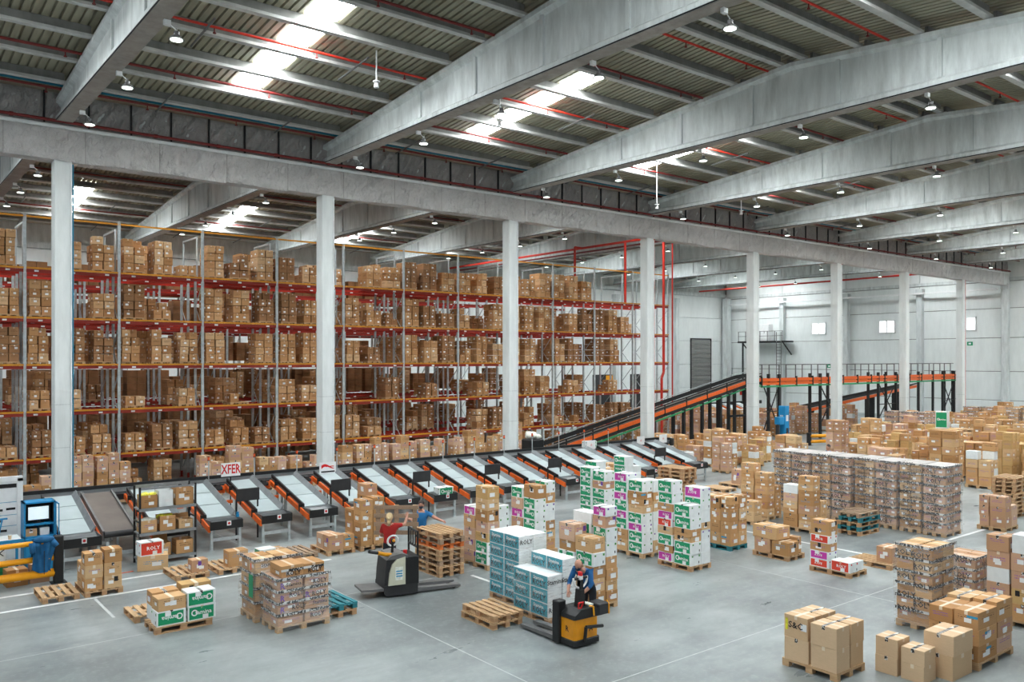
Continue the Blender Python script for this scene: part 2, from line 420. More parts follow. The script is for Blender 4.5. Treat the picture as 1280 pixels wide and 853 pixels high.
def window(n, y0, y1, z0, z1, label):
    mb = MB()
    mb.box(-.08, 0, 0, .02, y1-y0, .12).box(-.08, 0, z1-z0-.12, .02, y1-y0, z1-z0).box(-.08, 0, 0, .02, .12, z1-z0).box(-.08, y1-y0-.12, 0, .02, y1-y0, z1-z0)
    mb.box(-.08, (y1-y0)/2-.06, 0, .02, (y1-y0)/2+.06, z1-z0)
    w = struct('window_%d' % n, mb.mesh('frame', M['white']), label, (XE - .02, y0, z0))
    h = (y1-y0)/2
    for k in range(2):
        O('pane', MB().box(-.03, .12 + k*(h-.06), .12, -.005, h - .06 + k*(h-.06), z1-z0-.12).mesh('pane', M['window']), w)
window(1, 51.3, 53.1, 8.55, 9.9, 'small white two-pane window high in end wall, leftmost')
window(2, 43.4, 45.2, 8.5, 9.88, 'small white two-pane window high in end wall, middle one')
window(3, 35.4, 37.25, 8.55, 9.9, 'small white two-pane window high in end wall, rightmost')
# exit signs on the end wall
for i, (y, z) in enumerate(((50.9, 5.0), (36.0, 7.3))):
    s = tag(O('exit_sign', MB().box(-.05, -.25, -.18, 0, .25, .18).mesh('exit', M['green']), None, (XE - .01, y, z)), 'green emergency exit sign on end wall, %s' % ('low behind the walkway' if i == 0 else 'beside rightmost window'), 'sign', 'exit signs')
    O('lettering', MB().box(-.055, -.12, -.08, -.05, .12, .08).mesh('arrow', M['ink_white']), s)
# roller shutter in the rear wall
d1 = struct('door_1', MB().box(-.12, -.12, 0, 0, .05, 6.5).box(3.6, -.12, 0, 3.72, .05, 6.5).box(-.12, -.12, 6.4, 3.72, .05, 6.55).mesh('frame', M['black_soft']), 'tall grey slatted roller shutter in the rear wall', (78.85, YR - .02, 1.75))
for k in range(12):
    O('slat', cached('slat', lambda: MB().prism([(-.10,0),(-.02,.0),(-.02,.5),(-.05,.5)], 'x', 0, 3.6).box(0,-.11,0,3.6,-.09,.05).mesh('slat', M['shutter'])), d1, (0, 0, k*.53))
# dock doors seen through the racks, with numbers
for i, (x, num) in enumerate(((62.6, '25'), (68.4, '24'))):
    d = struct('door_%d' % (2+i), MB().box(0, -.06, 0, 3.0, .02, 4.1).mesh('door', M['black_soft']), 'dark dock door with number %s on an orange sign' % num, (x, YR - .01, 0))
    g = O('number_sign', MB().box(1.9, -.14, 2.3, 3.1, -.07, 4.0).mesh('sign', M['safety_yellow']), d)
    O('lettering', text_mesh(num, 1.0, M['ink']), d, (2.5, -.15, 3.1), ROT['y'])

# ---- colonnade
for n, x in enumerate(COLX[:8]):
    o = thing('concrete_column', 'white concrete column of the long colonnade, %s from the left' % ORD[n], 'column', (x, YC, 0), 0, 'columns of the colonnade')
    O('shaft', cached('shaft', lambda: MB().cbox(-.28, -.28, 0, .28, .28, 12.72, .03).mesh('shaft', M['concrete_col'])), o)
    for z in (1.0, 2.7, 4.2):
        O('joint_ring', cached('jr', lambda: MB().box(-.283,-.283,0,.283,.283,.03).mesh('jr', M['concrete'])), o, (0,0,z))
    if n < 6: O('conduit', cached('cd', lambda: MB().tube((.24,-.31,.1),(.24,-.31,12.6),.03,6).mesh('cd', M['white'])), o)
    if n == 0: O('water_pipe', MB().tube((.305,-.27,0),(.305,-.27,12.6),.025,8).mesh('wp', M['blue_pipe']), o, label='thin blue pipe')
    if n in (3, 7, 5): O('water_pipe', MB().tube((.32,-.25,0),(.32,-.25,14),.035,8).mesh('wp', M['red_pipe']), o, label='thin red pipe')

# ---- long beam wrapped in fabric
bm_ = thing('longitudinal_beam', 'long horizontal beam wrapped in wrinkled grey fabric above the colonnade', 'beam', (0, YC, 0))
O('core', MB().box(X0, -.25, 12.75, XE, .25, 14.7).mesh('core', M['concrete']), bm_)
def fabric_panel(w, h, seed, bulge=.13):
    r = random.Random(seed); nx, nz = 32, 12; v = []; f = []
    ph = [r.uniform(0, 6.3) for _ in range(6)]
    a = r.uniform(.5, 1.2)
    for j in range(nz+1):
        for i in range(nx+1):
            u, t = i/nx, j/nz
            e = math.sin(math.pi*u)**.4 * math.sin(math.pi*min(1, t*1.0))**.5 if 0 < t < 1 else 0
            d = bulge*e*(.45 + .3*math.sin(7*u + 5*a*t + ph[0]) + .3*math.sin(15*u - 9*t + ph[1]) + .3*math.sin(27*(u - .6*t) + ph[2]) + .12*math.sin(41*u + 14*t + ph[4]))
            v.append((u*w, -d - (.004 if 0 < i < nx else 0), t*h + (.03*math.sin(3.1*u + ph[3]) if j == 0 else 0)))
    for j in range(nz):
        for i in range(nx):
            k = j*(nx+1)+i; f.append((k, k+1, k+nx+2, k+nx+1))
    return v, f
def fab_me(w, h, seed, m):
    def mk():
        b = MB(); v, f = fabric_panel(w, h, seed); b.faces(v, f); return b.mesh('fabric', m, True)
    return cached(('fab', w, h, seed), mk)
x = X0; i = 0
while x < XE - 2.4:
    O('fabric_panel', fab_me(2.48, 1.16, i % 6, M['fabric']), bm_, (x, -.32, 12.68)); O('seam', cached('seam', lambda: MB().box(-.012,-.012,0,.012,0,1.16).mesh('seam', M['fabric_dark'])), bm_, (x - .01, -.325, 12.68)); x += 2.5; i += 1
O('fabric_underside', MB().box(X0, -.31, 12.70, XE - .3, .31, 12.74).mesh('und', M['fabric']), bm_)
O('fabric_back', MB().box(X0, .30, 12.72, XE - .3, .33, 13.9).mesh('und', M['fabric']), bm_)
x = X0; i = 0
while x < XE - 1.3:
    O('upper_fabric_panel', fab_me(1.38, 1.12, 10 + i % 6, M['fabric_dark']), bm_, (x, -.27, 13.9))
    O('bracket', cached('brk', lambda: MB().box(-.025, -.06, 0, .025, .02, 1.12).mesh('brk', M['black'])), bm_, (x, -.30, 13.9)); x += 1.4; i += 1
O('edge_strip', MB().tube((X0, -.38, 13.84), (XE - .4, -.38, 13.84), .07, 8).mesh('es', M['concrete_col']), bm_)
pp = tag(O('sprinkler_main', MB().tube((X0, YC - .50, 14.0), (XE - .5, YC - .50, 14.0), .055, 8).mesh('p', M['dark_red_pipe']), None), 'dark red sprinkler pipe running along top of the fabric wrapped beam', 'pipe')
for k in range(0, 40):
    O('coupling', cached('cpl', lambda: MB().tube((-.06,0,0),(.06,0,0),.075,8).mesh('c', M['dark_red_pipe'])), pp, (X0 + 1 + 2.3*k, YC - .50, 14.0))
tag(O('water_pipe', MB().tube((X0, 31.6, 15.06), (XE - .5, 31.6, 15.06), .05, 8).mesh('p', M['blue_pipe']), None), 'blue pipe along the roof edge above the wrapped beam', 'pipe')

# ---- roof: corrugated sheet on purlins
def deck(y0, y1, seed):
    mb = MB(); w = .25; n = int((XE - X0)/w); prof = [(0, 0), (.17, 0), (.18, .08), (.235, .08), (.25, 0)]
    for i in range(n):
        for (a, za), (b, zb) in zip(prof[:-1], prof[1:]):
            xa, xb = X0 + i*w + a, X0 + i*w + b
            mb.poly([(xa, y0, girder_top(y0+.01) + .36 + za), (xa, y1, girder_top(y1-.01) + .36 + za), (xb, y1, girder_top(y1-.01) + .36 + zb), (xb, y0, girder_top(y0+.01) + .36 + zb)])
    return mb
mb = MB()
for a, b in ((.9, 16.65), (16.65, 32.4), (33.0, 48.85), (48.85, 64.7)):
    q = deck(a, b, 0); k = len(mb.v); mb.v += q.v; mb.f += [tuple(k+i for i in f) for f in q.f]; mb.m += q.m
mb.box(X0, 32.3, 15.1, XE, 33.1, 15.2); mb.box(X0, 64.6, 15.1, XE + .3, 65.4, 15.2)
ceil = struct('ceiling', mb.mesh('deck', M['deck']), 'corrugated beige metal roof sheets on purlins')
purl = cached('purlin', lambda: MB().box(.25, -.05, .09, 9.75, .05, .34).box(.12, -.11, 0, 9.88, .11, .09, 1).mesh('purlin', [M['purlin'], M['purlin_flange']]))
PY = [30.9 - 1.97*k for k in range(8)]                       # purlin lines on the slope
for base in (0, 1):
    for k in range(8):
        for mir in (0, 1):
            y = PY[k] if not mir else 33.3 - PY[k]
            if base: y = y + 32.2
            if base == 0 and mir and k < 5: xs = COLX[1:8]
            else: xs = [-4.2] + COLX[:8]
            for x in xs: O('purlin', purl, ceil, (x, y, girder_top(y) + .02))
pane = cached('skypane', lambda: MB().box(0, 0, 0, 1.0, 1.68, .015).mesh('sp', M['skylight']))
for x in [-4.2] + COLX[:8]:
    for base in (0, 1):
        for k in range(1, 5):
            for mir in (0, 1):  # mirrored panes are unseen, added to light both slopes evenly
                if base and mir and k > 2: continue  # fewer of the unseen rear panes, to keep the racks darker
                y1 = PY[k] - .16 if not mir else 33.3 - PY[k+1] - .16
                if base: y1 += 32.2
                y0 = y1 - 1.66; a = math.atan2(girder_top(y1) - girder_top(y0), y1 - y0)
                O('skylight_pane', pane, ceil, (x + 4.6, y0, girder_top(y0) + .33), (a, 0, 0))
# tie rods and bits of dark bracing between the purlins
rod = cached('tie', lambda: MB().tube((0,0,0),(0,-2.1,.17),.035,6).mesh('tie', M['galv_dark']))
for x in [-4.2] + COLX[:8]:
    for dx, k in ((2.9, 0), (7.4, 0), (2.3, 3), (7.2, 3)):
        for b in (0, 32.2): O('tie_rod', rod, ceil, (x + dx, PY[k] + b + .9, girder_top(PY[k]) - .10))
# sprinkler branches under the roof; dark red paints in shade on the dimmer ones
cnt = 0
for y, c in ((31.4, 'dark_red_pipe'), (28.2, 'dark_red_pipe'), (24.4, 'red_pipe'), (20.5, 'dark_red_pipe'), (17.6, 'red_pipe'), (13.2, 'red_pipe')):
    z = girder_top(y) + .02
    o = tag(O('sprinkler_pipe', MB().tube((X0, y, z), (XE - .6, y, z), .04 if c == 'red_pipe' else .045, 8).mesh('p', M[c]), None), 'sprinkler pipe under near roof, %s from the long beam' % ORD[cnt], 'pipe', 'roof sprinkler pipes'); cnt += 1
    for k in range(28): O('sprinkler_head', cached('sh', lambda: MB().tube((0,0,0),(0,0,-.16),.02,6).tube((0,0,-.13),(0,0,-.16),.05,6).mesh('h', M['dark_red_pipe'])), o, (X0 + 1.5 + 3.2*k, y, z - .03))
for i, y in enumerate((35.4, 50.5, 58.6)):
    z = girder_top(y) + .02
    tag(O('sprinkler_pipe', MB().tube((X0, y, z), (XE - .6, y, z), .045, 8).mesh('p', M['dark_red_pipe']), None), 'shade-darkened red sprinkler pipe under rear roof, %s behind the long beam' % ORD[i], 'pipe', 'roof sprinkler pipes')

# ---- tapered concrete girders
def girder(ya, yb, zb):
    ym = (ya + yb)/2; mb = MB()
    def sec(y, zt):
        return [(-.25, zb), (.25, zb), (.25, zb+.18), (.09, zb+.30), (.09, zt-.24), (.25, zt-.14), (.25, zt), (-.25, zt), (-.25, zt-.14), (-.09, zt-.24), (-.09, zb+.30), (-.25, zb+.18)]
    ys = [ya, ya+.9, ya+5, ym-2.5, ym, ym+2.5, yb-5, yb-.9, yb]; rings = []
    for y in ys:
        zt = zb + .77 + .084*min(y-ya, yb-y)
        rings.append([(px, y, pz) for px, pz in sec(y, zt)])
    pts = [p for r in rings for p in r]; n = 12; fs = []
    for k in range(len(ys)-1):
        for i in range(n): fs.append((k*n+i, k*n+(i+1)%n, (k+1)*n+(i+1)%n, (k+1)*n+i))
    fs += [tuple(range(n-1,-1,-1)), tuple(range((len(ys)-1)*n, len(ys)*n))]
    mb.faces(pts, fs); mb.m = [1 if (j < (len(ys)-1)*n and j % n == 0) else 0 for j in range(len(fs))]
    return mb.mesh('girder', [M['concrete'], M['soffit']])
LY = (30.4, 25.6, 21.0, 16.6, 12.2)
lamp_me = cached('lamp_shade', lambda: MB().tube((0,0,.0),(0,0,.12),.25,14,0,.12).tube((0,0,.10),(0,0,.24),.09,10).tube((0,0,.24),(0,0,.34),.02,6).mesh('shade', M['galv_dark']))
lens_me = cached('lamp_lens', lambda: MB().tube((0,0,-.012),(0,0,.01),.18,14).mesh('lens', M['lamp']))
def lamp(x, y, z, label):
    o = thing('highbay_lamp', label, 'lamp', (x, y, z), 0, 'high bay lamps')
    O('reflector', lamp_me, o, (0,0,.06), (0,0,0), (.78,.78,.8)); O('lens', lens_me, o, (0,0,.055), (0,0,0), (.80,.80,1))
    O('arm', cached('larm', lambda: MB().tube((0,0,.28),(-.16,0,.40),.014,6).box(-.30,-.05,.36,-.14,.05,.482).mesh('arm', M['white'])), o)
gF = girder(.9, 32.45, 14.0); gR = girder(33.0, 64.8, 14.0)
stiff = {}
def stiffener(y, ya, yb):
    zt = 14.0 + .77 + .084*min(y-ya, yb-y) - .2; h = zt - 14.28
    return cached(('st', round(h, 2)), lambda: MB().box(-.16, -.07, 0, .16, .07, h).mesh('st', M['concrete']))
for n, x in enumerate(COLX[:8]):
    for base, me, nm in ((0, gF, 'near'), (1, gR, 'rear')):
        ya, yb = (.9, 32.45) if not base else (33.0, 64.8); ym = (ya+yb)/2
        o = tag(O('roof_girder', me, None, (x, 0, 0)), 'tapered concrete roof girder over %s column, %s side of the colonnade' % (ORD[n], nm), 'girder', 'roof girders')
        for dy in (-8.3, -5, -1.7, 1.7, 5, 8.3): O('stiffener', stiffener(ym+dy, ya, yb), o, (0, ym+dy, 14.28))
        O('cable', MB().tube((-.27, ya, 14.02), (-.27, yb, 14.02), .02, 5).mesh('cab', M['black']), o)
        for j, y in enumerate(LY):
            yy = y if not base else 65.4 - y + (0.4)
            lamp(x + .42, yy, 13.52, 'lit high bay lamp under %s girder %s side, %s from the long beam' % (ORD[n], nm, ORD[j]))
# white sensors hanging from the roof
for i, (x, y, z, l) in enumerate(((13.4, 24.0, 15.2, .5), (19.0, 24.7, 15.2, .6), (31.6, 28.2, 15.0, 1.6), (38.2, 28.0, 15.0, 1.2))):
    o = thing('hanging_sensor', 'small white sensor on a rod under the roof, %s from the left' % ORD[i], 'sensor', (x, y, z - l), 0, 'hanging sensors')
    O('rod', MB().tube((0,0,.1),(0,0,girder_top(y) + .36 - z + l),.025,6).mesh('rod', M['white']), o)
    O('head', MB().tube((0,0,-.08),(0,0,.12),.09,10,0,.05).tube((0,0,.1),(0,0,.14),.12,10).mesh('head', M['white']), o)
# ================================================================ pallets and boxes
def pallet_parts(par, L=1.2, W=.8, tint=None, full=True, z=0, xo=0, yo=0):
    """EUR pallet under parent, corner at (xo,yo), long side L along Y"""
    a = M[tint] if tint else M['wood']; b = M[tint] if tint else M['wood_block']
    if full:
        n = 5 if W < .95 else 7
        bw = .105; g = (W - n*bw)/(n-1)
        bd = cached(('pb', L, a.name), lambda: MB().box(0,0,0,bw,L,.022).mesh('board', a))
        for i in range(n): O('deck_board', bd, par, (xo + i*(bw+g), yo + rnd.uniform(-.004,.004), z + .122))
        cr = cached(('pc', W, a.name), lambda: MB().box(0,0,0,W,.14,.022).mesh('board', a))
        for y in (0, L/2-.07, L-.14): O('cross_board', cr, par, (xo, yo + y, z + .10))
        bl = cached(('pk', b.name), lambda: MB().cbox(0,0,0,.12,.14,.078,.005).mesh('block', b))
        rn_ = cached(('pr', L, a.name), lambda: MB().box(0,0,0,.12,L,.022).mesh('runner', a))
        for x in (0, W/2-.06, W-.12):
            O('bottom_runner', rn_, par, (xo + x, yo, z))
            for y in (0, L/2-.07, L-.14): O('block', bl, par, (xo + x, yo + y, z + .022))
    else:
        def one():
            xs = [0, .12, W/2-.06, W/2+.06, W-.12, W]; ys = [0, .14, L/2-.07, L/2+.07, L-.14, L]
            bm = bmesh.new(); vd = {}
            def V(x, y, zz):
                k = (round(x,4), round(y,4), zz)
                if k not in vd: vd[k] = bm.verts.new(k)
                return vd[k]
            for i in range(5):
                for j in range(5):
                    c = [(xs[i],ys[j]),(xs[i+1],ys[j]),(xs[i+1],ys[j+1]),(xs[i],ys[j+1])]
                    bm.faces.new([V(*p, .144) for p in c])
                    if i % 2 == 0 and j % 2 == 0:
                        bm.faces.new([V(*p, 0) for p in reversed(c)])
                        for p, q in zip(c, c[1:] + c[:1]): bm.faces.new([V(*p, 0), V(*q, 0), V(*q, .1), V(*p, .1)])
                    else: bm.faces.new([V(*p, .1) for p in reversed(c)])
            for p, q in [((xs[i],0),(xs[i+1],0)) for i in range(5)] + [((W,ys[i]),(W,ys[i+1])) for i in range(5)] + [((xs[i+1],L),(xs[i],L)) for i in range(5)] + [((0,ys[i+1]),(0,ys[i])) for i in range(5)]:
                bm.faces.new([V(*p, .1), V(*q, .1), V(*q, .144), V(*p, .144)])
            me = bpy.data.meshes.new('pallet'); bm.to_mesh(me); bm.free(); me.materials.append(a); return me
        O('pallet_base', cached(('pone', L, W, a.name), one), par, (xo, yo, z))
def pallet(x, y, label, L=1.2, W=.8, rz=0, z=0, tint=None, full=True, group='empty pallets', along='y'):
    o = thing('pallet', label, 'pallet', (x, y, z), rz + (0 if along == 'y' else -math.pi/2), group)
    if along == 'x': pallet_parts(o, L, W, tint, full, 0, -W, 0)
    else: pallet_parts(o, L, W, tint, full)
    return o

KR = {'K': 'kraft', 'P': 'kraft_pink', 'O': 'kraft_gold', 'N': 'kraft_plain'}
PANEL = {'G': 'green', 'M': 'magenta', 'R': 'red', 'T': 'teal'}
LOOK = {'K': 'brown carton', 'P': 'pinkish brown carton', 'O': 'golden brown carton', 'N': 'plain tan carton', 'G': 'white carton with green side',
        'M': 'white carton with magenta side', 'R': 'white carton with red side', 'W': 'plain white carton', 'T': 'white carton with teal side'}
def rr(v, q=.02): return round(round(v/q)*q, 3)
def box_mesh(sx, sy, sz, m):
    return cached(('bx', sx, sy, sz, m.name), lambda: MB().cbox(-sx/2,-sy/2,0,sx/2,sy/2,sz,.006).mesh('carton', m))
def slab(w, h, m):       # thin printed patch in the XZ plane facing -Y
    return cached(('sl', round(w,2), round(h,2), m.name), lambda: MB().box(-w/2,-.002,-h/2,w/2,0,h/2).mesh('patch', m))
RX = (0, 0, R(-90))
def ring_mesh(r, m):
    def mk():
        b = MB(); n = 12
        for i in range(n):
            a, c = 2*math.pi*i/n, 2*math.pi*(i+1)/n
            b.poly([(r*math.cos(a),0,r*math.sin(a)),(r*math.cos(c),0,r*math.sin(c)),(.62*r*math.cos(c),0,.62*r*math.sin(c)),(.62*r*math.cos(a),0,.62*r*math.sin(a))])
        return b.mesh('ring', m)
    return cached(('ring', round(r,3), m.name), mk)
def dress(o, t, sx, sy, sz, face='x', detail=2):
    """printed panel, lettering, labels and tape of a carton; o is the carton body"""
    W = sy if face == 'x' else sx; D = sx if face == 'x' else sy
    def put(name, me, u, z, off=.001, flip=False, f=face):
        if f == 'x': O(name, me, o, (-sx/2 - off, -u, z), (0, R(180) if flip else 0, R(-90)))
        else: O(name, me, o, (u, -sy/2 - off, z), (0, R(180) if flip else 0, 0))
    other = 'y' if face == 'x' else 'x'
    fl = rnd.random() < .25
    if t in PANEL:
        pw, ph = rr(W*.86), rr(sz*.86)
        put('printed_panel', slab(pw, ph, M[PANEL[t]]), -W*.02, sz*.5)
        s = -1 if fl else 1
        if t == 'T':
            tx = 'ROLY'; tm = text_mesh(tx, round(sz*.34, 2), M['ink'])
            O('lettering', tm, o, (-sx/2-.006, .0, sz*.42) if face == 'x' else (0, -sy/2-.006, sz*.42), ROT[face])
            O('lettering', text_mesh('Stamina', round(sz*.26, 2), M['ink_white']), o, (-sx/2-.006, 0, sz*.72) if face == 'x' else (0, -sy/2-.006, sz*.72), ROT[face])
        else:
            tx = 'tamina' if t == 'G' else 'ROLY'
            size = round(min(sz*.42, W*.22), 2); lx = W*.05*s
            O('lettering', text_mesh(tx, size, M['ink_white']), o, (-sx/2-.006, -lx, sz*.52) if face == 'x' else (lx, -sy/2-.006, sz*.52), ROT[face + ('f' if fl else '')])
            if t == 'G': put('logo_ring', ring_mesh(round(size*.5, 2), M['ink_white']), -s*W*.27, sz*.53, .006)
        if detail > 1: put('label', slab(.12, .09, M['sticker']), W*.12*s, sz*(.2 if not fl else .8), .006)
        if detail > 1:       # small handling marks on the plain end
            c = {'G': 'ink_green', 'M': 'ink_purple', 'R': 'ink_red', 'T': 'ink'}[t]
            put('handling_mark', slab(.05, .04, M[c]), -D*.33, sz*.8, .001, f=other); put('handling_mark', slab(.03, .06, M['ink']), D*.3, sz*.25, .001, f=other)
            put('handling_mark', slab(.05, .05, M[c]), D*.35, sz*.8, .001, f=other)
    elif t in 'KPO' and detail > 1:
        if rnd.random() < .75: put('label', slab(.17, .11, M['sticker']), rnd.uniform(-.15,.15)*W, sz*rnd.uniform(.3,.6), .002, f=other)
        if rnd.random() < .55: put('label', slab(.13, .10, M['sticker']), rnd.uniform(-.2,.2)*W, sz*rnd.uniform(.3,.65), .002)
        if rnd.random() < .6:
            c = {'K': rnd.choice(['ink', 'ink', 'ink_blue']), 'P': 'ink_purple', 'O': 'ink'}[t]
            f = rnd.choice('xy')
            put('print_mark', slab(.09 if c != 'ink_blue' else .2, .12 if c != 'ink_blue' else .045, M[c]), rnd.uniform(-.3,.3)*W, sz*.7, .002, f=f)
    if t != 'W':
        tm = M['tape'] if rnd.random() < .45 else M['printed_tape']
        tp = cached(('tp', sx, sy, tm.name, face), lambda: (MB().box(-.03,-sy/2-.001,0,.03,sy/2+.001,.002).box(-.03,-sy/2-.003,-.07,.03,-sy/2-.001,.002) if face == 'y' else
             MB().box(-sx/2-.001,-.03,0,sx/2+.001,.03,.002).box(-sx/2-.003,-.03,-.07,-sx/2-.001,.03,.002)).mesh('tp', tm))
        O('tape', tp, o, (0, 0, sz + .0005))
N_BOX = [0]; MADE = []
def carton(t, x, y, z, sx, sy, sz, rz, label, group, face='x', detail=2):
    sx, sy, sz = rr(sx), rr(sy), rr(sz, .01)
    m = M[KR[t]] if t in KR else M['white_carton']
    o = O('carton', box_mesh(sx, sy, sz, m), None, (x, y, z), (0, 0, rz))
    tag(o, label, 'box', group); N_BOX[0] += 1
    dress(o, t, sx, sy, sz, face, detail)
    return o, sz
def parse(s):
    out = []
    for w in s.split():
        t = w[0]; w = w[1:]; face = None
        if w[0] in 'xy': face = w[0]; w = w[1:]
        out.append((t, float(w)/100, face))
    return out
def bundle(x, y, label, cols, group, L=1.2, W=.86, face='x', tint=None, detail=1):
    """strapped load too far off to lift cartons singly: one thing, cartons as parts"""
    o = thing('carton_load', label, 'pallet load', (x, y, 0), 0, group); pallet_parts(o, L, W, tint, False)
    for dx, dy, sx, sy, spec in cols:
        z = .1445
        for t, h, f in parse(spec):
            a, b, c = rr(sx - .015), rr(sy - .015), rr(h, .01)
            m = M[KR[t]] if t in KR else M['white_carton']
            q = O('carton', box_mesh(a, b, c, m), o, (dx + sx/2 + rnd.uniform(-.01,.01), dy + sy/2 + rnd.uniform(-.01,.01), z), (0,0,R(rnd.uniform(-1,1))))
            dress(q, t, a, b, c, f or face, detail); z += c + .0025
    return o
def load(x, y, desc, cols=(), pal=None, full=False, tint=None, along='y', face='x', L=1.2, W=.8, detail=2, jit=.012, base=True, z0=None):
    """loose load: desc names the load; cols = [(name, dx, dy, sx, sy, 'G30 K20 ...')]"""
    if base:
        pallet(x, y, 'pallet under %s' % desc, L, W, 0, 0, tint, full, 'pallets under loose loads', along)
    for cn, dx, dy, sx, sy, spec in cols:
        z = z0 if z0 is not None else (.1445 if base else .0005); st = parse(spec)
        for i, (t, h, f) in enumerate(st):
            pos = 'only carton' if len(st) == 1 else ('bottom carton' if i == 0 else ('top carton' if i == len(st)-1 else '%s carton up' % ORD[i]))
            lab = '%s, %s, %s of %s' % (LOOK[t], pos.replace(' carton', ''), cn, desc)
            _, hh = carton(t, x + dx + sx/2 + rnd.uniform(-jit, jit), y + dy + sy/2 + rnd.uniform(-jit, jit), z, sx - .015, sy - .015, h, R(rnd.uniform(-1.2, 1.2)), lab, 'cartons on ' + desc, f or face, detail)
            z += hh + .0025; MADE.append(_)

# ---- pallet loads that are strapped or wrapped: one thing, cartons as parts
UNIT = {}
def unit_box(m):
    return cached(('unit', m.name), lambda: MB().cbox(-.5,-.5,0,.5,.5,1,.02).mesh('carton', m))
def packed(name, label, group, x, y, w, d, rows, nx, ny, h, m, pal=True, z=0, full_top=True, jit=.01, tint=None, seed=0, cat='pallet load'):
    r = random.Random(seed); o = thing(name, label, cat, (x, y, z), 0, group); z0 = 0
    if pal: pallet_parts(o, d, w, tint, False); z0 = .145
    for k in range(rows):
        for i in range(nx):
            for j in range(ny):
                if k == rows-1 and not full_top and r.random() < .4: continue
                hh = h
                O('carton', unit_box(m), o, (w*(i+.5)/nx + r.uniform(-jit,jit), d*(j+.5)/ny + r.uniform(-jit,jit), z0 + k*h), (0,0,R(r.uniform(-1.5,1.5))), (w/nx-r.uniform(.02,.06), d/ny-.02, h-r.uniform(.014,.034)))
    return o

# ================================================================ pallet racks
LV = [9.55, 7.5, 5.55, 3.6, 1.65]
RX0, BAY, NB = 2.01, 3.6, 12
def rack_row(Y, label, top, group, rail=True, mats=('rack_red', 'rack_red2'), frames=range(0, 13), detail=True):
    o = thing('pallet_rack', label, 'rack', (0, Y, 0), 0, group); D = 1.03
    pf = cached(('post', top), lambda: MB().box(-.06,-.04,0,.06,.04,top).mesh('post', M['galv']))
    pb = cached(('post', 9.75), lambda: MB().box(-.055,-.035,0,.055,.035,9.75).mesh('post', M['galv']))
    br = cached('rbrace', lambda: MB().beam((0,.05,0),(0,D-.05,.95),.03,.03).mesh('br', M['galv']))
    br2 = cached('rbrace2', lambda: MB().beam((0,.05,.95),(0,D-.05,0),.03,.03).mesh('br', M['galv']))
    bmf = cached(('rb', mats[0]), lambda: MB().box(0,0,0,BAY-.1,.05,.13).mesh('beam', M[mats[0]]))
    bmb = cached(('rb', mats[1]), lambda: MB().box(0,0,0,BAY-.1,.05,.13).mesh('beam', M[mats[1]]))  # back beams brighter: light from above put into their red
    rl = cached('rrail', lambda: MB().box(0,0,0,BAY-.1,.05,.075).mesh('rail', M['rack_rail']))
    tg = cached('rtag', lambda: MB().box(0,-.004,0,.16,0,.07).mesh('tag', M['sticker']))
    fp = cached('rfoot', lambda: MB().box(-.09,-.07,0,.09,.07,.02).box(-.055,-.04,.02,.055,.04,.3).mesh('ft', M['rack_red']))
    tags = MB()
    for i in frames:
        x = RX0 + BAY*i
        O('post', pf, o, (x, 0, 0)); O('post', pb, o, (x, D, 0))
        O('foot_guard', fp, o, (x, 0, 0)); O('foot_guard', fp, o, (x, D, 0))
        for k in range(9): O('brace', br if k % 2 else br2, o, (x, 0, .3 + k*1.0))
    for i in list(frames)[:-1]:
        x = RX0 + BAY*i + .05
        for z in LV:
            O('front_beam', bmf, o, (x, -.05, z - .17)); O('back_beam', bmb, o, (x, D, z - .17))
            if rail: O('stop_rail', rl, o, (x, -.10, z - .03))
            for q in (.4, 1.6, 2.8):
                dx = q + rnd.uniform(-.2, .2)
                tags.box(x + dx, -.056, z - .14, x + dx + .16, -.051, z - .07)
            if z < 4: O('shelf_bars', cached('sbars', lambda: shelf_bars()), o, (x, 0, z - .045))
    t = O('location_tags', tags.mesh('tags', M['sticker']), o); t['kind'] = 'stuff'
    if top > 10:
        for i in list(frames)[:-1]: O('top_rail', cached('trail', lambda: MB().box(0,-.04,0,BAY,.03,.07).mesh('rail', M['rack_rail'])), o, (RX0 + BAY*i, 0, top - .15))
    return o
def shelf_bars():
    m = MB()
    for k in range(12): m.box(.1 + k*.29, 0, 0, .16 + k*.29, 1.05, .03)
    return m.mesh('bars', M['rack_red2'])
rackA = rack_row(39.3, 'front row of red and grey pallet racking behind the colonnade', 11.8, 'pallet rack rows')
rackB = rack_row(41.4, 'second row of red pallet racking behind the front row', 9.75, 'pallet rack rows', rail=False)
rackC = rack_row(46.2, 'third row of red pallet racking beyond the first aisle', 9.75, 'pallet rack rows', rail=False, frames=range(0, 12))
rackD = rack_row(48.3, 'fourth row of red pallet racking deep in the rear hall', 9.75, 'pallet rack rows', rail=False, frames=range(0, 10))
rackE = rack_row(54.0, 'fifth row of red pallet racking nearest the rear wall', 9.75, 'pallet rack rows', rail=False, frames=range(0, 10))
for i in range(0, 13):     # tall portal frames tying the two rows
    x = RX0 + BAY*i + .1
    O('portal_frame', cached('portal', lambda: MB().box(-.035,1.07,9.6,.035,1.13,11.6).box(-.035,3.1,9.6,.035,3.16,11.6).box(-.035,1.07,11.54,.035,3.16,11.62).mesh('portal', M['galv'])), rackA, (x, 0, 0))

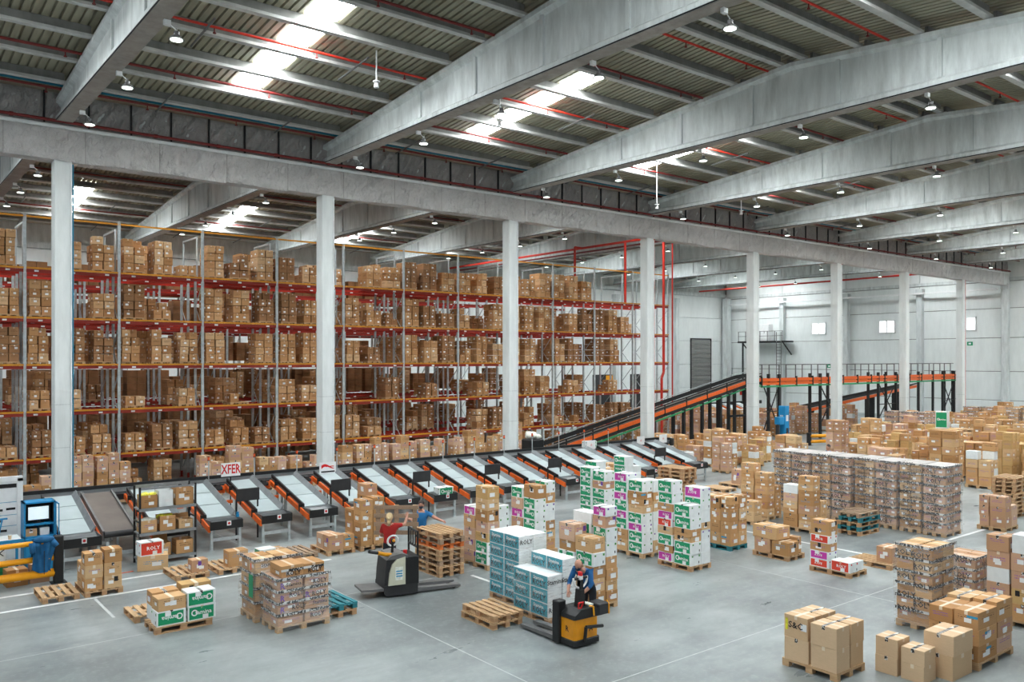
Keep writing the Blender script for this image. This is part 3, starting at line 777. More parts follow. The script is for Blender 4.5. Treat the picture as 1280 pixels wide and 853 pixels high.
FILL = {0: [3,3,4,0,3,4,4,4,1,4,3,4,3,2,0,0,3,3,4,4,3,3,3,3,3,3,4,4,4,3,0,0,0,0,0,0],
        1: [4,3,3,4,0,3,4,2,0,4,4,4,4,3,0,4,3,2,4,3,2,3,0,4,4,4,4,0,3,4,4,4,3,0,0,0],
        2: [4,4,4,4,4,4,4,4,4,4,0,4,4,4,0,3,2,0,4,3,4,2,4,4,4,4,0,4,4,0,4,4,0,0,0,0],
        3: [2,2,0,2,2,0,1,0,2,0,1,0,3,2,0,0,0,3,0,2,0,0,2,0,3,4,3,0,2,0,0,2,0,0,0,0],
        4: [2,3,1,3,2,3,2,3,3,2,3,2,3,3,3,3,1,0,0,0,0,0,3,3,4,3,0,1,1,0,3,3,3,2,0,0],
        5: [0,0,3,0,0,0,2,3,0,3,2,0,0,0,3,0,0,2,0,0,0,2,2,0,3,3,0,3,0,2,3,2,0,2,0,0]}
LVN = ['top rack level', 'second rack level', 'middle rack level', 'fourth rack level', 'lowest rack level', 'rack floor level']
def slot(Y, lev, s, rows, row_name, seed, deep=2):
    r = random.Random(seed)
    z = LV[lev] if lev < 5 else 0
    w = r.choice((.76, .82, .90)); x = RX0 + 1.2*s + .12 + r.uniform(0, .98 - w)
    h = r.choice((.34, .36, .38)) if rows > 1 else .42
    if rows == 4 and h > .36: h = .36
    look = r.choice(('square brown cartons', 'tan cartons', 'labelled brown cartons'))
    lab = '%s load, %s, %s, %s, %s in %s bay' % (('tall', 'low')[rows < 3], look, LVN[lev], row_name, ('left', 'middle', 'right')[s % 3], ORD[s//3])
    return packed('rack_load', lab, 'carton loads on the %s of the racks' % LVN[lev], x, Y + .06 + r.uniform(0, .06), w, 1.0, rows, 2, deep, h,
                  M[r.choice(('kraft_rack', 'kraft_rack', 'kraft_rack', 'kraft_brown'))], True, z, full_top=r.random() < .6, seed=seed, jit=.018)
for lev in range(6):
    for s, rows in enumerate(FILL[lev]):
        if rows and s >= 1: slot(39.3, lev, s, rows, 'front row', lev*100 + s)
rb = random.Random(5)
for lev in range(6):
    for s in range(1, 35):
        if rb.random() < (.2, .36, .36, .42, .36, .3)[lev]: slot(41.4, lev, s, rb.choice((2,3,3,4)), 'second row', 5000 + lev*100 + s, deep=1)
for lev in range(1, 6):
    for s in range(3, 33):
        if rb.random() < .4: slot(46.2, lev, s, rb.choice((2,3,4)), 'third row', 9000 + lev*100 + s, deep=1)

# stock on the two deepest rows: only slivers of it show between the front rows
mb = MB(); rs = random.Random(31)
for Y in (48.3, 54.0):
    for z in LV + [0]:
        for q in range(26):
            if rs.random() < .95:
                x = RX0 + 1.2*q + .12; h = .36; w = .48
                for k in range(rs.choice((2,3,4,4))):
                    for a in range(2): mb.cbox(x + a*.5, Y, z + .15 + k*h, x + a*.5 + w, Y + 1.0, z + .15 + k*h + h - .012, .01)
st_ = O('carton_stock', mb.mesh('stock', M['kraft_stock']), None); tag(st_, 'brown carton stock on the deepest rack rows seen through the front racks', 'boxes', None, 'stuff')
# ================================================================ sorter with its chutes
so = thing('sorter_conveyor', 'long black and orange sorting conveyor line feeding the chutes', 'conveyor', (0, 0, 0))
O('belt_bed', MB().box(-2, 28.8, 1.42, 33.2, 29.75, 1.55).mesh('bed', M['tray']), so)
O('outer_guard', MB().box(-2, 29.75, 1.32, 33.4, 29.85, 1.66).mesh('g', M['black']), so)
O('inner_guard', MB().box(-2, 28.68, 1.30, 33.0, 28.80, 1.48).mesh('g', M['black']), so)
b = MB()
for k in range(10):
    a0, a1 = R(-90 + 18*k), R(-90 + 18*(k+1)); cx, cy = 33.2, 29.25
    for r0, r1, z0, z1 in ((.0, .5, 1.42, 1.55), (.5, .6, 1.32, 1.66)):
        p = [(cx + r0*math.cos(a0), cy + r0*math.sin(a0)), (cx + r1*math.cos(a0), cy + r1*math.sin(a0)), (cx + r1*math.cos(a1), cy + r1*math.sin(a1)), (cx + r0*math.cos(a1), cy + r0*math.sin(a1))]
        b.prism(p, 'z', z0, z1)
O('end_curve', b.mesh('curve', M['black']), so)
for k in range(12):
    for y in (28.9, 29.65): O('leg', cached('sleg', lambda: MB().box(-.04,-.04,0,.04,.04,1.42).box(-.08,-.08,0,.08,.08,.02).mesh('leg', M['galv'])), so, (.6 + 2.95*k, y, 0))
CH0, CHS = 8.53, 1.605
def slide(y): return .90 + (y - 25.95)*(1.60 - .90)/(28.64 - 25.95)
def chute(x, label, w=.98, kind='chute', group='sorting chutes'):
    o = thing('sorting_chute', label, 'chute', (x, 25.35, 0), 0, group)
    ys = [25.95, 26.9, 27.83, 28.64]
    def P(y, dz=0): return (y - 25.35, slide(y) + dz)
    lw = .10; rw = .14
    if kind == 'belt':
        O('belt', MB().prism([P(25.75), P(28.64), P(28.64, -.12), P(25.75, -.12)], 'x', .06, w - .06).mesh('belt', M['belt']), o)
        O('head_roller', MB().tube((.04, .38, .80), (w-.04, .38, .80), .09, 12).mesh('rol', M['black_soft']), o)
        for xx in (0, w - .06):
            O('side_rail', MB().prism([P(25.75, .06), P(28.64, .06), P(28.64, -.22), P(25.75, -.22)], 'x', xx, xx + .06).mesh('sr', M['galv_dark']), o)
        O('orange_beam', MB().prism([P(25.8, -.10), P(28.6, -.10), P(28.6, -.22), P(25.8, -.22)], 'x', -.06, -.005).mesh('ob', M['orange']), o)
    else:
        for a, c in zip(ys[:-1], ys[1:]):
            O('slide_sheet', MB().prism([P(a + .022), P(c - .022), P(c - .022, -.03), P(a + .022, -.03)], 'x', lw, w - rw).mesh('sheet', M['sheet']), o)
        O('slide_back', MB().prism([P(25.95, -.032), P(28.64, -.032), P(28.64, -.06), P(25.95, -.06)], 'x', .02, w - .02).mesh('sb', M['tray']), o)
        O('left_rail', MB().prism([P(25.95, .10), P(28.6, .10), P(28.6, -.02), P(25.95, -.02)], 'x', .03, .085).mesh('lr', M['black']), o)
        rail = MB()
        for a, c in zip(ys[:-1], ys[1:]):
            q = [(a-25.35, slide(a)), (c-25.35-.02, slide(c-.02))]
            rail.faces([(w-rw, q[0][0], q[0][1]), (w-rw, q[1][0], q[1][1]), (w-.03, q[1][0], q[1][1]+.15), (w-.03, q[0][0], q[0][1]+.15),
                        (w-rw+.03, q[0][0], q[0][1]-.03), (w-rw+.03, q[1][0], q[1][1]-.03), (w, q[1][0], q[1][1]+.13), (w, q[0][0], q[0][1]+.13)],
                       [(0,1,2,3),(7,6,5,4),(0,4,5,1),(2,6,7,3),(0,3,7,4),(1,5,6,2)])
        O('right_rail', rail.mesh('rr', M['steel']), o)
        O('orange_beam', MB().prism([P(25.4, -.02), P(28.6, -.09), P(28.6, -.24), P(25.4, -.20)], 'x', -.05, .02).mesh('ob', M['orange']), o)
        for k in range(3): O('clamp', cached('clamp', lambda: MB().box(-.07,-.03,-.12,.03,.03,.12).mesh('cl', M['black'])), o, (0, .7 + k*1.0, slide(26.05 + k) - .06))
        O('tray', MB().box(.02, .03, .66, w - .02, .62, .72).box(.02, 0, .64, w - .02, .04, .86).box(0, 0, .62, .03, .62, .90).box(w - .03, 0, .62, w, .62, .90).prism([(.04,.72),(.62,.72),(.62,.89),(.45,.86)], 'x', .03, w-.03).mesh('tray', M['tray']), o)
        O('front_lip', MB().box(-.01, -.03, .62, w + .01, 0, .87).mesh('lip', M['black']), o)
        st = O('warning_sticker', MB().box(w*.5, -.036, .72, w*.5 + .13, -.031, .86).mesh('st', M['sticker']), o)
        O('warning_mark', MB().tube((w*.5 + .065, -.037, .79), (w*.5 + .065, -.0385, .79), .04, 10).mesh('wm', M['ink_red']), st)
    for xx in (.06, w - .06):
        O('leg', cached('cleg', lambda: MB().box(-.035,-.035,0,.035,.035,.66).box(-.06,-.06,0,.06,.06,.015).mesh('leg', M['galv'])), o, (xx, .08, 0))
        O('leg', cached('cleg2', lambda: MB().box(-.035,-.035,0,.035,.035,1.1).mesh('leg', M['galv'])), o, (xx, 2.4, 0))
    if kind != 'belt' and w < .99:
        O('orange_frame', cached('ofr', lambda: MB().box(0,0,0,.55,.10,.13).mesh('of', M['orange'])), o, (w, 3.1, 1.22))
        O('orange_frame', cached('ofr2', lambda: MB().box(0,0,0,.55,.09,.10).mesh('of', M['orange'])), o, (w, 2.35, .98))
        O('motor', cached('motor', lambda: MB().tube((0,0,0),(.3,0,0),.07,8).box(.08,-.09,-.05,.22,.09,.14).mesh('motor', M['black_soft'])), o, (w + .1, 2.95, 1.42))
        O('junction_box', cached('jbx', lambda: MB().box(0,0,0,.14,.08,.12).mesh('j', M['orange'])), o, (w + .38, 3.0, 1.36))
    O('cross_bar', MB().box(.06, .06, .26, w - .06, .10, .36).mesh('cb', M['galv']), o)
    return o
for k in range(-1, 15):
    if k == -1: lab = 'white sorting chute half hidden behind the carton shelf'
    elif k == 0: lab = 'white sorting chute with orange beam, nearest right of carton shelf'
    else: lab = 'white sorting chute with orange beam, %s counted from the carton shelf' % ORD[k]
    chute(CH0 + CHS*k - .03, lab)
chute(4.48, 'wide white chute beside the blue workstation cabinet', 1.0)
chute(5.60, 'inclined dark grey belt conveyor between white chute and carton shelf', .92, 'belt')

# beacons on thin poles along the sorter
for k in range(13):
    x = 9.67 + 1.611*k
    o = thing('signal_pole', 'thin pole with orange beacon above sorter, %s from the left' % ORD[k], 'beacon', (x, 29.02, 1.552), 0, 'signal poles on the sorter')
    O('pole', cached('spole', lambda: MB().tube((0,0,0),(0,0,.76),.02,6).mesh('p', M['galv'])), o)
    O('beacon', cached('sbeac', lambda: MB().tube((0,0,.76),(0,0,.87),.04,8).mesh('b', M['beacon'])), o)
    O('cap', cached('scap', lambda: MB().tube((0,0,.74),(0,0,.765),.045,8).tube((0,0,.87),(0,0,.89),.04,8).mesh('b', M['black'])), o)
# black screens on posts over every other chute
for i, k in enumerate((0, 1, 2, 3, 4, 6)):
    x = 10.03 + 3.29*k - .36
    o = thing('screen_stand', 'black display panel on two posts among chutes, %s from the left' % ORD[i], 'screen', (x, 26.35, 0), 0, 'display panels on the chutes')
    O('panel', cached('spanel', lambda: MB().cbox(-.02,-.03,1.24,.74,.02,1.64,.015).mesh('p', M['black_soft'])), o)
    for xx in (0.0, .70): O('post', cached('spst', lambda: MB().box(-.02,0,0,.02,.04,1.3).mesh('p', M['black'])), o, (xx, .02, 0))
# paper signs over the line
def sign(x, y, z, w, h, txt, label, m='ink_red', size=.3, sub=None):
    o = thing('hanging_sign', label, 'sign', (x, y, 0), 0, 'signs over the sorter')
    O('board', MB().box(-w/2,-.01,z-h/2,w/2,.01,z+h/2).mesh('b', M['white']), o)
    O('post', MB().box(-.015,.011,.0,.015,.03,z-h/2+.1).mesh('p', M['black']), o)
    if txt: O('lettering', text_mesh(txt, size, M[m]), o, (0,-.015,z), ROT['y'], (.72, 1.1, 1) if txt == 'XFER' else None)
    if sub: sub(o)
    return o
sign(10.25, 28.5, 2.0, .66, .46, 'XFER', 'white sign with red letters XFER above the chutes', 'ink_red', .40)
def swirl(o):
    b = MB()
    for k in range(10):
        t0, t1 = k/10, (k+1)/10
        def q(t, s): return (-.26 + .5*t, -.016, 1.80 + .09*math.sin(math.pi*(1-t))*(1-t) * 1.6 - .07*t + s*(.05*(1-t) + .012))
        b.poly([q(t0,-1), q(t1,-1), q(t1,1), q(t0,1)])
    b.box(-.1,-.017,1.80,.24,-.015,1.83)
    O('emblem', b.mesh('em', M['ink_red']), o)
    O('lettering', MB().box(-.27,-.017,1.60,.27,-.015,1.65).mesh('l', M['ink']), o)
sign(13.87, 28.5, 1.76, .66, .42, None, 'white sign with red emblem standing above the chutes', sub=swirl)
for i, x in enumerate((27.35, 30.75, 32.4)):
    sign(x, 28.5, 1.75, .55, .42, '-I-', 'small white notice over far end of sorter, %s from the left' % ORD[i], 'ink_red', .16)

# stacked carton column on the sorter and a parcel on a chute
carton('G', 17.2, 25.78, .775, .62, .40, .30, 0, 'white carton with green side lying on the tray of a chute', 'parcels on the sorter', 'y')
carton('G', 27.9, 29.2, 1.5505, .62, .40, .30, 0, 'white carton with green side riding on far sorter belt', 'parcels on the sorter', 'y')

# ================================================================ rising conveyor and raised line
rp = thing('incline_conveyor', 'black and orange conveyor rising from the sorter behind the columns', 'conveyor', (0, 34.2, 0))
pr = [(29.6, .95), (46.6, 4.35), (48.2, 4.5)]
def strip(name, dz0, dz1, y0, y1, m):
    p = [(x, z + dz0) for x, z in pr] + [(x, z + dz1) for x, z in reversed(pr)]
    b = MB()
    for (xa, za), (xb, zb) in zip(pr[:-1], pr[1:]): b.prism([(xa, za+dz0), (xb, zb+dz0), (xb, zb+dz1), (xa, za+dz1)], 'y', y0, y1)
    O(name, b.mesh(name, M[m]), rp)
strip('orange_side', -.22, .0, -.48, -.42, 'orange'); strip('orange_side', -.22, .0, .42, .48, 'orange')
strip('belt', -.02, .02, -.4, .4, 'belt'); strip('guard_rail', .10, .20, -.52, -.44, 'black'); strip('guard_rail', .10, .34, .44, .5, 'black'); strip('guard_rail', .27, .34, -.5, -.46, 'black')
strip('underside', -.42, -.24, -.44, .44, 'black'); strip('tube_rail', .42, .46, .4, .44, 'galv')
strip('green_conduit', -.55, -.46, -.5, -.42, 'green_cable')
for k in range(9):
    x = 30.5 + k*2.0; z = .95 + (x - 29.6)*.2
    O('bracket', cached('rbk', lambda: MB().box(-.03,-.06,-.3,.03,0,.34).mesh('b', M['black'])), rp, (x, -.45, z))
for x, z in ((37.6, 2.1), (40.3, 2.7), (42.07, 3.05), (43.9, 3.4), (44.74, 3.55), (46.5, 3.9)):
    O('support_post', MB().box(x-.09,-.5,0,x+.09,-.34,z).mesh('sp', M['black']), rp)
    O('support_post', MB().box(x-.09,.34,0,x+.09,.5,z).mesh('sp', M['black']), rp)
O('cross_bar', MB().box(44.7,-.5,2.0,46.5,-.42,2.14).mesh('cb', M['black']), rp)

ml = thing('raised_conveyor', 'raised orange conveyor line on black legs across the far hall', 'conveyor', (0, 34.2, 0))
for k in range(15):
    x = 48.3 + 2.05*k
    O('orange_side', cached('mos', lambda: MB().box(0,-.5,4.02,1.95,-.42,4.2).box(0,-.5,4.26,1.95,-.42,4.46).mesh('os', M['orange'])), ml, (x, 0, 0))
    O('far_side', cached('mfs', lambda: MB().box(0,.42,4.02,1.95,.5,4.46).mesh('os', M['orange'])), ml, (x, 0, 0))
    O('bracket', cached('mbk', lambda: MB().box(0,-.54,3.9,.1,-.42,4.6).mesh('b', M['black'])), ml, (x - .1, 0, 0))
    O('railing_frame', cached('mrf', lambda: MB().box(0,.5,4.3,.06,.56,5.42).box(1.2,.5,4.3,1.26,.56,5.42).box(0,.5,5.36,1.26,.56,5.42).mesh('rf', M['galv_dark'])), ml, (x + .2, 0, 0))
O('belt', MB().box(48.2,-.42,4.24,79,.42,4.3).mesh('belt', M['belt']), ml)
O('green_conduit', MB().box(48.2,-.52,3.86,79,-.44,3.98).mesh('gc', M['green_cable']), ml)
O('top_rail', MB().box(48.2,.5,5.38,79,.55,5.43).mesh('tr', M['galv_dark']), ml)
for i, x in enumerate((50.34, 55.5, 57.9, 63.8, 66.6, 70.4, 74.8, 77.0, 78.6)):
    for y in (-.5, .34): O('leg', cached('mleg', lambda: MB().box(-.09,0,0,.09,.16,4.75).mesh('l', M['black'])), ml, (x, y, 0))
for a, c in ((55.5, 57.9), (63.8, 66.6), (74.8, 77.0), (48.6, 50.3)):
    O('cross_brace', MB().beam((a,-.42,1.0),(c,-.42,3.9),.06,.06).beam((a,-.42,3.9),(c,-.42,1.0),.06,.06).beam((a,-.42,2.2),(c,-.42,2.2),.06,.06).mesh('xb', M['black']), ml)
O('hose', MB().path([(79.2,-.3,4.0),(79.3,-.3,3.0),(78.9,-.3,2.0),(78.8,-.3,1.2)], .14, 8).mesh('hose', M['green_cable']), ml, label='thick green hose hanging at the end')
r2 = thing('incline_conveyor', 'far inclined orange conveyor dropping below the raised line', 'conveyor', (0, 40, 0))
for y0, y1, z0, z1, m, nm in ((-.5, -.42, -.2, .05, 'orange', 'orange_side'), (-.4, .4, -.05, 0, 'belt', 'belt'), (-.5, -.42, .12, .25, 'black', 'guard_rail'), (.42, .5, -.2, .3, 'black', 'guard_rail')):
    O(nm, MB().prism([(62, 1.45+z0), (82, 3.2+z0), (82, 3.2+z1), (62, 1.45+z1)], 'y', y0, y1).mesh(nm, M[m]), r2)
for x in (64, 69, 74, 79): O('support_post', MB().box(x-.08,-.45,0,x+.08,.45,1.4 + (x-62)*.0875).mesh('sp', M['black']), r2)
fr = thing('far_sorter', 'far group of chutes and conveyors below the end wall', 'conveyor', (0, 0, 0))
for k in range(5):
    O('slide_sheet', MB().prism([(0, 1.0), (2.6, 1.9), (2.6, 1.8), (0, .9)], 'x', 0, .8).mesh('s', M['sheet']), fr, (55 + 1.7*k, 43.5, 0))
    O('orange_beam', MB().prism([(0, .9), (2.6, 1.78), (2.6, 1.62), (0, .74)], 'x', -.1, -.02).mesh('s', M['orange']), fr, (55 + 1.7*k, 43.5, 0))
O('guard_rail', MB().box(53, 46.1, 1.7, 66, 46.25, 2.0).mesh('g', M['black']), fr)
for k in range(5): O('leg', MB().box(54+2.7*k,46.1,0,54.1+2.7*k,46.2,1.7).mesh('l', M['galv']), fr)

# waste bin with a bag by the third column
bn = thing('waste_bin', 'black waste bin topped with a crumpled white bag beside third column', 'bin', (25.85, 31.0, 0))
O('body', MB().cbox(-.45,-.35,0,.45,.35,1.95,.06).mesh('body', M['black']), bn)
b = MB()
for k in range(9): b.sphere((rnd.uniform(-.25,.25), rnd.uniform(-.2,.2), 2.02 + rnd.uniform(0,.16)), .2, .18, .14, 8, 6)
O('bag', b.mesh('bag', M['clear_bag'], True), bn)

# ---- red risers and mains in the rear hall
def pipes(label, segs, m='red_pipe', r=.09):
    o = tag(O('sprinkler_riser', MB().mesh('e', M[m]), None), label, 'pipe', 'sprinkler risers')
    b = MB()
    for s in segs: b.path(s, r, 8)
    o.data = b.mesh('riser', M[m]); return o
pipes('bright red sprinkler main running across the rear hall above the racks', [[(44, 64.9, 14.3), (44, 33.1, 14.3)], [(44.0, 46.8, 14.3), (43.2, 46.8, 14.3), (43.2, 46.8, 10.0)], [(44, 42.3, 14.3), (44, 42.3, 9.6)]])
pipes('bright red vertical sprinkler riser beside the fourth column', [[(43.6, 38.3, 14.2), (43.6, 38.3, 4.9), (43.4, 38.3, 4.5), (43.4, 38.3, 0.0)]])
pipes('thin red vertical pipe between fourth column and rack end', [[(44.5, 38.3, 14.0), (44.5, 38.3, 0)]], r=.05)
pipes('dark red sprinkler main behind the bright one above the racks', [[(45.2, 64.9, 14.2), (45.2, 33.1, 14.2)]], 'dark_red_pipe', .07)
pipes('long red sprinkler pipe in front of the end wall', [[(80.3, 64.9, 13.95), (80.3, 33.1, 13.95)]])
pipes('dark red pipe running down end wall by the corner pillar', [[(84.9, 61.4, 13), (84.9, 61.4, 0)]], 'dark_red_pipe', .07)
tag(O('cable_tray', MB().box(84.6, 33.2, 12.35, 84.8, 64, 12.5).mesh('t', M['white']), None), 'white cable tray along the top of the end wall', 'tray')

# ---- service platform on the end wall
sp = thing('service_platform', 'black steel service platform with railing and ladder on the end wall', 'platform', (84.0, 58.4, 7.7))
O('deck', MB().box(-.8,-3.1,0,1.3,3.1,.2).mesh('d', M['black']), sp)
for y in (-3.0, -2, -1, 0, 1, 2, 3.0): O('railing_post', cached('rps', lambda: MB().box(-.03,-.03,.2,.03,.03,1.35).mesh('p', M['galv_dark'])), sp, (-.75, y, 0))
for z in (.75, 1.3): O('railing_bar', MB().box(-.78,-3.05,z,-.72,3.05,z+.05).mesh('b', M['galv_dark']), sp)
for y in (-2.9, 2.6): O('bracket', MB().beam((1.2,y,-1.4),(-.5,y,0),.1,.1).mesh('b', M['black']), sp)
O('support_post', MB().box(-.7,2.4,-7.7,-.55,2.55,0).mesh('b', M['black']), sp)
for y in (-2.9, -2.3): O('ladder_rail', MB().box(-.86,y,-7.7,-.80,y+.06,1.2).mesh('b', M['galv_dark']), sp)
for k in range(22): O('ladder_rung', cached('rung', lambda: MB().tube((-.83,-2.88,0),(-.83,-2.28,0),.025,6).mesh('r', M['galv_dark'])), sp, (0,0,-7.4+.36*k))
for i, (y, w) in enumerate(((60.4, 1.1), (58.5, 1.3))):
    c = thing('electric_cabinet', '%s white electrical cabinet standing on the service platform' % ('left' if i == 0 else 'right'), 'cabinet', (84.5, y, 7.9), 0, 'cabinets on the platform')
    O('body', MB().cbox(-.3,-w/2,0,.5,w/2,2.0,.03).mesh('b', M['white']), c)
    for s in (-1, 1): O('door', MB().box(-.33, s*w/4-w/4+.03, .08, -.3, s*w/4+w/4-.03, 1.92).mesh('d', M['white']), c)
    O('handle', MB().box(-.36,-.06,.9,-.33,-.02,1.2).mesh('h', M['black']), c)
tag(O('fire_cabinet', MB().cbox(-.1,-.35,0,.1,.35,1.6,.03).mesh('f', M['red_pipe']), None, (XE - .11, 62.4, 1.4)), 'red fire hose cabinet near the far corner pillar', 'cabinet')
# blue film wrapping machine
bw = thing('wrapping_machine', 'tall blue pallet wrapping machine column near the fifth column', 'machine', (48.4, 32.1, 0))
O('mast', MB().cbox(-.25,-.25,0,.25,.25,2.7,.03).mesh('m', M['blue']), bw)
O('carriage', MB().cbox(-.8,-.22,1.5,-.26,.2,2.0,.04).mesh('c', M['blue']), bw)
O('film_roll', MB().tube((-.7,0,.8),(-.7,0,1.45),.14,12).mesh('r', M['black_soft']), bw)
O('notice', MB().box(-.255,-.12,1.7,-.251,.12,2.1).mesh('n', M['sticker']), bw)
O('notice', MB().box(-.13,-.257,1.7,.13,-.251,2.1).mesh('n', M['sticker']), bw)
pn = O('control_panel', MB().box(-.12,-.27,.75,.12,-.251,1.25).mesh('n', M['black_soft']), bw)
for k, z in enumerate((.82, .93)): O('button', MB().tube((0,-.27,z),(0,-.295,z),.035,8).mesh('b', M['beacon']), pn)
# yellow guard rails
def barrier(x0, y0, x1, y1, label, zs=(.25, .62), nposts=2, r=.11, h=.85, group='yellow guard rails'):
    o = thing('guard_barrier', label, 'barrier', (x0, y0, 0), 0, group); dx, dy = x1-x0, y1-y0
    for k in range(nposts):
        t = k/(nposts-1)
        O('post', cached(('bp', h), lambda: MB().cbox(-.12,-.12,0,.12,.12,h,.02).box(-.2,-.2,0,.2,.2,.015).mesh('p', M['black'])), o, (dx*t, dy*t, 0))
    for z in zs: O('rail', MB().tube((0,0,z),(dx,dy,z),r,12).mesh('r', M['safety_yellow'], True), o)
    return o
barrier(50.4, 31.5, 53.8, 30.2, 'yellow double guard rail in front of the sixth column', nposts=3)
barrier(43.2, 35.3, 46.4, 35.2, 'yellow guard rail beneath the rising conveyor', nposts=2)
barrier(47.0, 34.9, 50.4, 34.7, 'yellow guard rail behind the blue wrapping machine', nposts=2)
barrier(61.6, 33.5, 65.4, 33.4, 'yellow guard rail by the seventh column among far loads', nposts=2)
# ================================================================ workstation on the left
barr = thing('guard_barrier', 'near yellow three-rail guard barrier with black post at the workstation', 'barrier', (4.23, 24.3, 0), 0, 'yellow guard rails')
O('post', MB().cbox(-.11,-.11,0,.11,.11,1.22,.02).box(-.18,-.18,0,.18,.18,.015).mesh('p', M['black']), barr)
for z, r in ((1.08, .065), (.66, .075), (.28, .105)): O('rail', MB().tube((-3.9,0,z),(-.08,0,z),r,14).mesh('r', M['safety_yellow'], True), barr)
O('post', MB().cbox(-4.1,-.11,0,-3.88,.11,1.22,.02).mesh('p', M['black']), barr)
# jacket over the barrier
def cloth(label):
    r = random.Random(3); b = MB(); n, m = 16, 14; pts = []
    for j in range(m+1):
        t = j/m; s = t*1.55 - .55            # arc length over the rail; s<0 behind
        for i in range(n+1):
            u = i/n; w = .26 + .10*t
            x = -.36 + (u-.5)*2*w*(.8 + .2*math.sin(4*t+1)) + .05*math.sin(5*t)
            fold = .04*math.sin(9*u + 3*t) + .025*math.sin(17*u - 5*t)
            if s < 0: y, z = .09 + fold*.5, 1.16 + s*1.0
            else: y, z = -.10 - fold - .03*t, 1.17 - s*(.72 + .18*u + .04*math.sin(5*u))
            if -.1 < s < .1: z = 1.17 + .02*math.sin(8*u); y = -.6*s
            pts.append((x, y, z))
    fs = [(j*(n+1)+i, j*(n+1)+i+1, (j+1)*(n+1)+i+1, (j+1)*(n+1)+i) for j in range(m) for i in range(n)]
    b.faces(pts, fs)
    b.tube((-.62,-.12,1.12),(-.60,-.16,.86),.075,10,0,.07); b.tube((-.16,-.10,1.12),(-.06,-.15,.98),.08,10,0,.07)
    b.sphere((-.34,-.06,1.17), .26, .13, .09, 12, 8)
    return b.mesh('jacket', M['jacket'], True)
jk = tag(O('work_jacket', cloth(''), None, (4.23, 24.3, 0)), 'blue work jacket hung over the yellow guard barrier', 'jacket')
O('zip', MB().box(-.36,-.185,.3,-.345,-.18,.9).mesh('z', M['black']), jk)
# blue cabinet with a monitor
cb = thing('computer_cabinet', 'blue metal computer cabinet with open top compartment and monitor', 'cabinet', (3.58, 25.2, 0))
O('carcass', MB().box(0,0,0,.04,.55,2.0).box(.70,0,0,.74,.55,2.0).box(0,0,1.96,.74,.55,2.0).box(0,.5,0,.74,.55,2.0).box(0,0,1.38,.74,.55,1.42).box(0,0,1.05,.74,.55,1.09).box(0,0,0,.74,.55,.08).mesh('c', M['blue']), cb)
d = O('lower_door', MB().cbox(.03,-.03,.08,.71,0,1.05,.01).mesh('d', M['blue']), cb)
O('handle', MB().tube((.34,-.06,.95),(.42,-.06,.95),.015,6).mesh('h', M['black']), d)
O('dark_lining', MB().box(.05,.40,1.43,.69,.49,1.95).box(.04,.02,1.43,.05,.4,1.95).box(.69,.02,1.43,.70,.4,1.95).mesh('l', M['black']), cb)
O('glass_door', MB().box(.74,-.02,1.05,.76,0,1.98).box(.74,-.42,1.05,.76,-.40,1.98).box(.74,-.42,1.05,.76,0,1.09).box(.74,-.42,1.94,.76,0,1.98).mesh('g', M['blue']), cb)
mo = thing('computer_monitor', 'black monitor with pale lit screen inside the blue cabinet', 'monitor', (3.95, 25.35, 1.421))
O('housing', MB().cbox(-.27,0,.06,.27,.05,.46,.01).box(-.04,.02,0,.04,.06,.1).box(-.12,-.02,0,.12,.1,.012).mesh('h', M['black_soft']), mo)
O('screen', MB().box(-.25,-.004,.09,.23,-.0005,.43).mesh('s', M['screen']), mo)
for i, (x, t, w) in enumerate(((3.76, 'K', .28), (4.08, 'W', .22))): carton(t, x, 25.45, 1.0905, w, .3, .2, 0, ('small brown carton on middle shelf of the blue cabinet', 'small white carton on middle shelf of the blue cabinet')[i], 'items in the blue cabinet', 'y', 1)
wb = thing('notice_board', 'large white framed notice board behind the packing bench', 'board', (0, 26.6, 0))
O('board', MB().box(1.0,0,.3,3.62,.04,2.45).mesh('b', M['sticker']), wb)
O('frame', MB().box(.95,-.04,2.42,3.75,.08,2.56).box(3.62,-.04,0,3.75,.08,2.5).box(.95,-.04,0,1.05,.08,2.5).mesh('f', M['white']), wb)
O('heading', MB().box(1.1,-.006,2.25,3.6,-.001,2.36).mesh('h', M['ink']), wb)
for i, (x, z) in enumerate(((3.05, 1.62), (3.35, 1.64), (2.8, 1.6), (3.05, 1.32), (2.8, 1.28), (2.9, 1.0), (3.15, 1.05))): O('lettering', MB().box(x,-.006,z,x+.22,-.001,z+.06).mesh('l', M['ink']), wb)
for z in (1.2, 1.5, 1.85): O('rule_line', MB().box(1.1,-.004,z,3.6,-.001,z+.012).mesh('l', M['ink_blue']), wb)
bc = thing('packing_bench', 'packing bench with white top and blue edge beside the cabinet', 'bench', (.8, 25.0, 0))
O('top', MB().box(0,0,1.06,2.7,.75,1.10).mesh('t', M['white']), bc)
O('edge', MB().box(0,-.03,1.02,2.74,0,1.11).mesh('e', M['blue']), bc)
for x in (.1, 2.6): O('leg', MB().box(x-.03,.05,0,x+.03,.11,1.06).mesh('l', M['blue']), bc)
O('brace', MB().beam((2.0,.1,.6),(2.55,.1,1.05),.02,.02).beam((1.9,.1,1.05),(2.3,.1,.7),.02,.02).mesh('b', M['black']), bc)
pt = thing('label_printer', 'dark grey label printer with red trim on the packing bench', 'printer', (2.55, 25.25, 1.101))
O('body', MB().prism([(-.28,0),(.3,0),(.3,.34),(.2,.40),(-.28,.40)], 'y', 0, .4).mesh('b', M['black_soft']), pt)
O('trim', MB().box(-.2,-.006,.10,.05,-.001,.16).mesh('t', M['ink_red']), pt)
O('paper_slot', MB().box(.08,-.006,.12,.24,-.001,.24).mesh('s', M['grey_box']), pt)
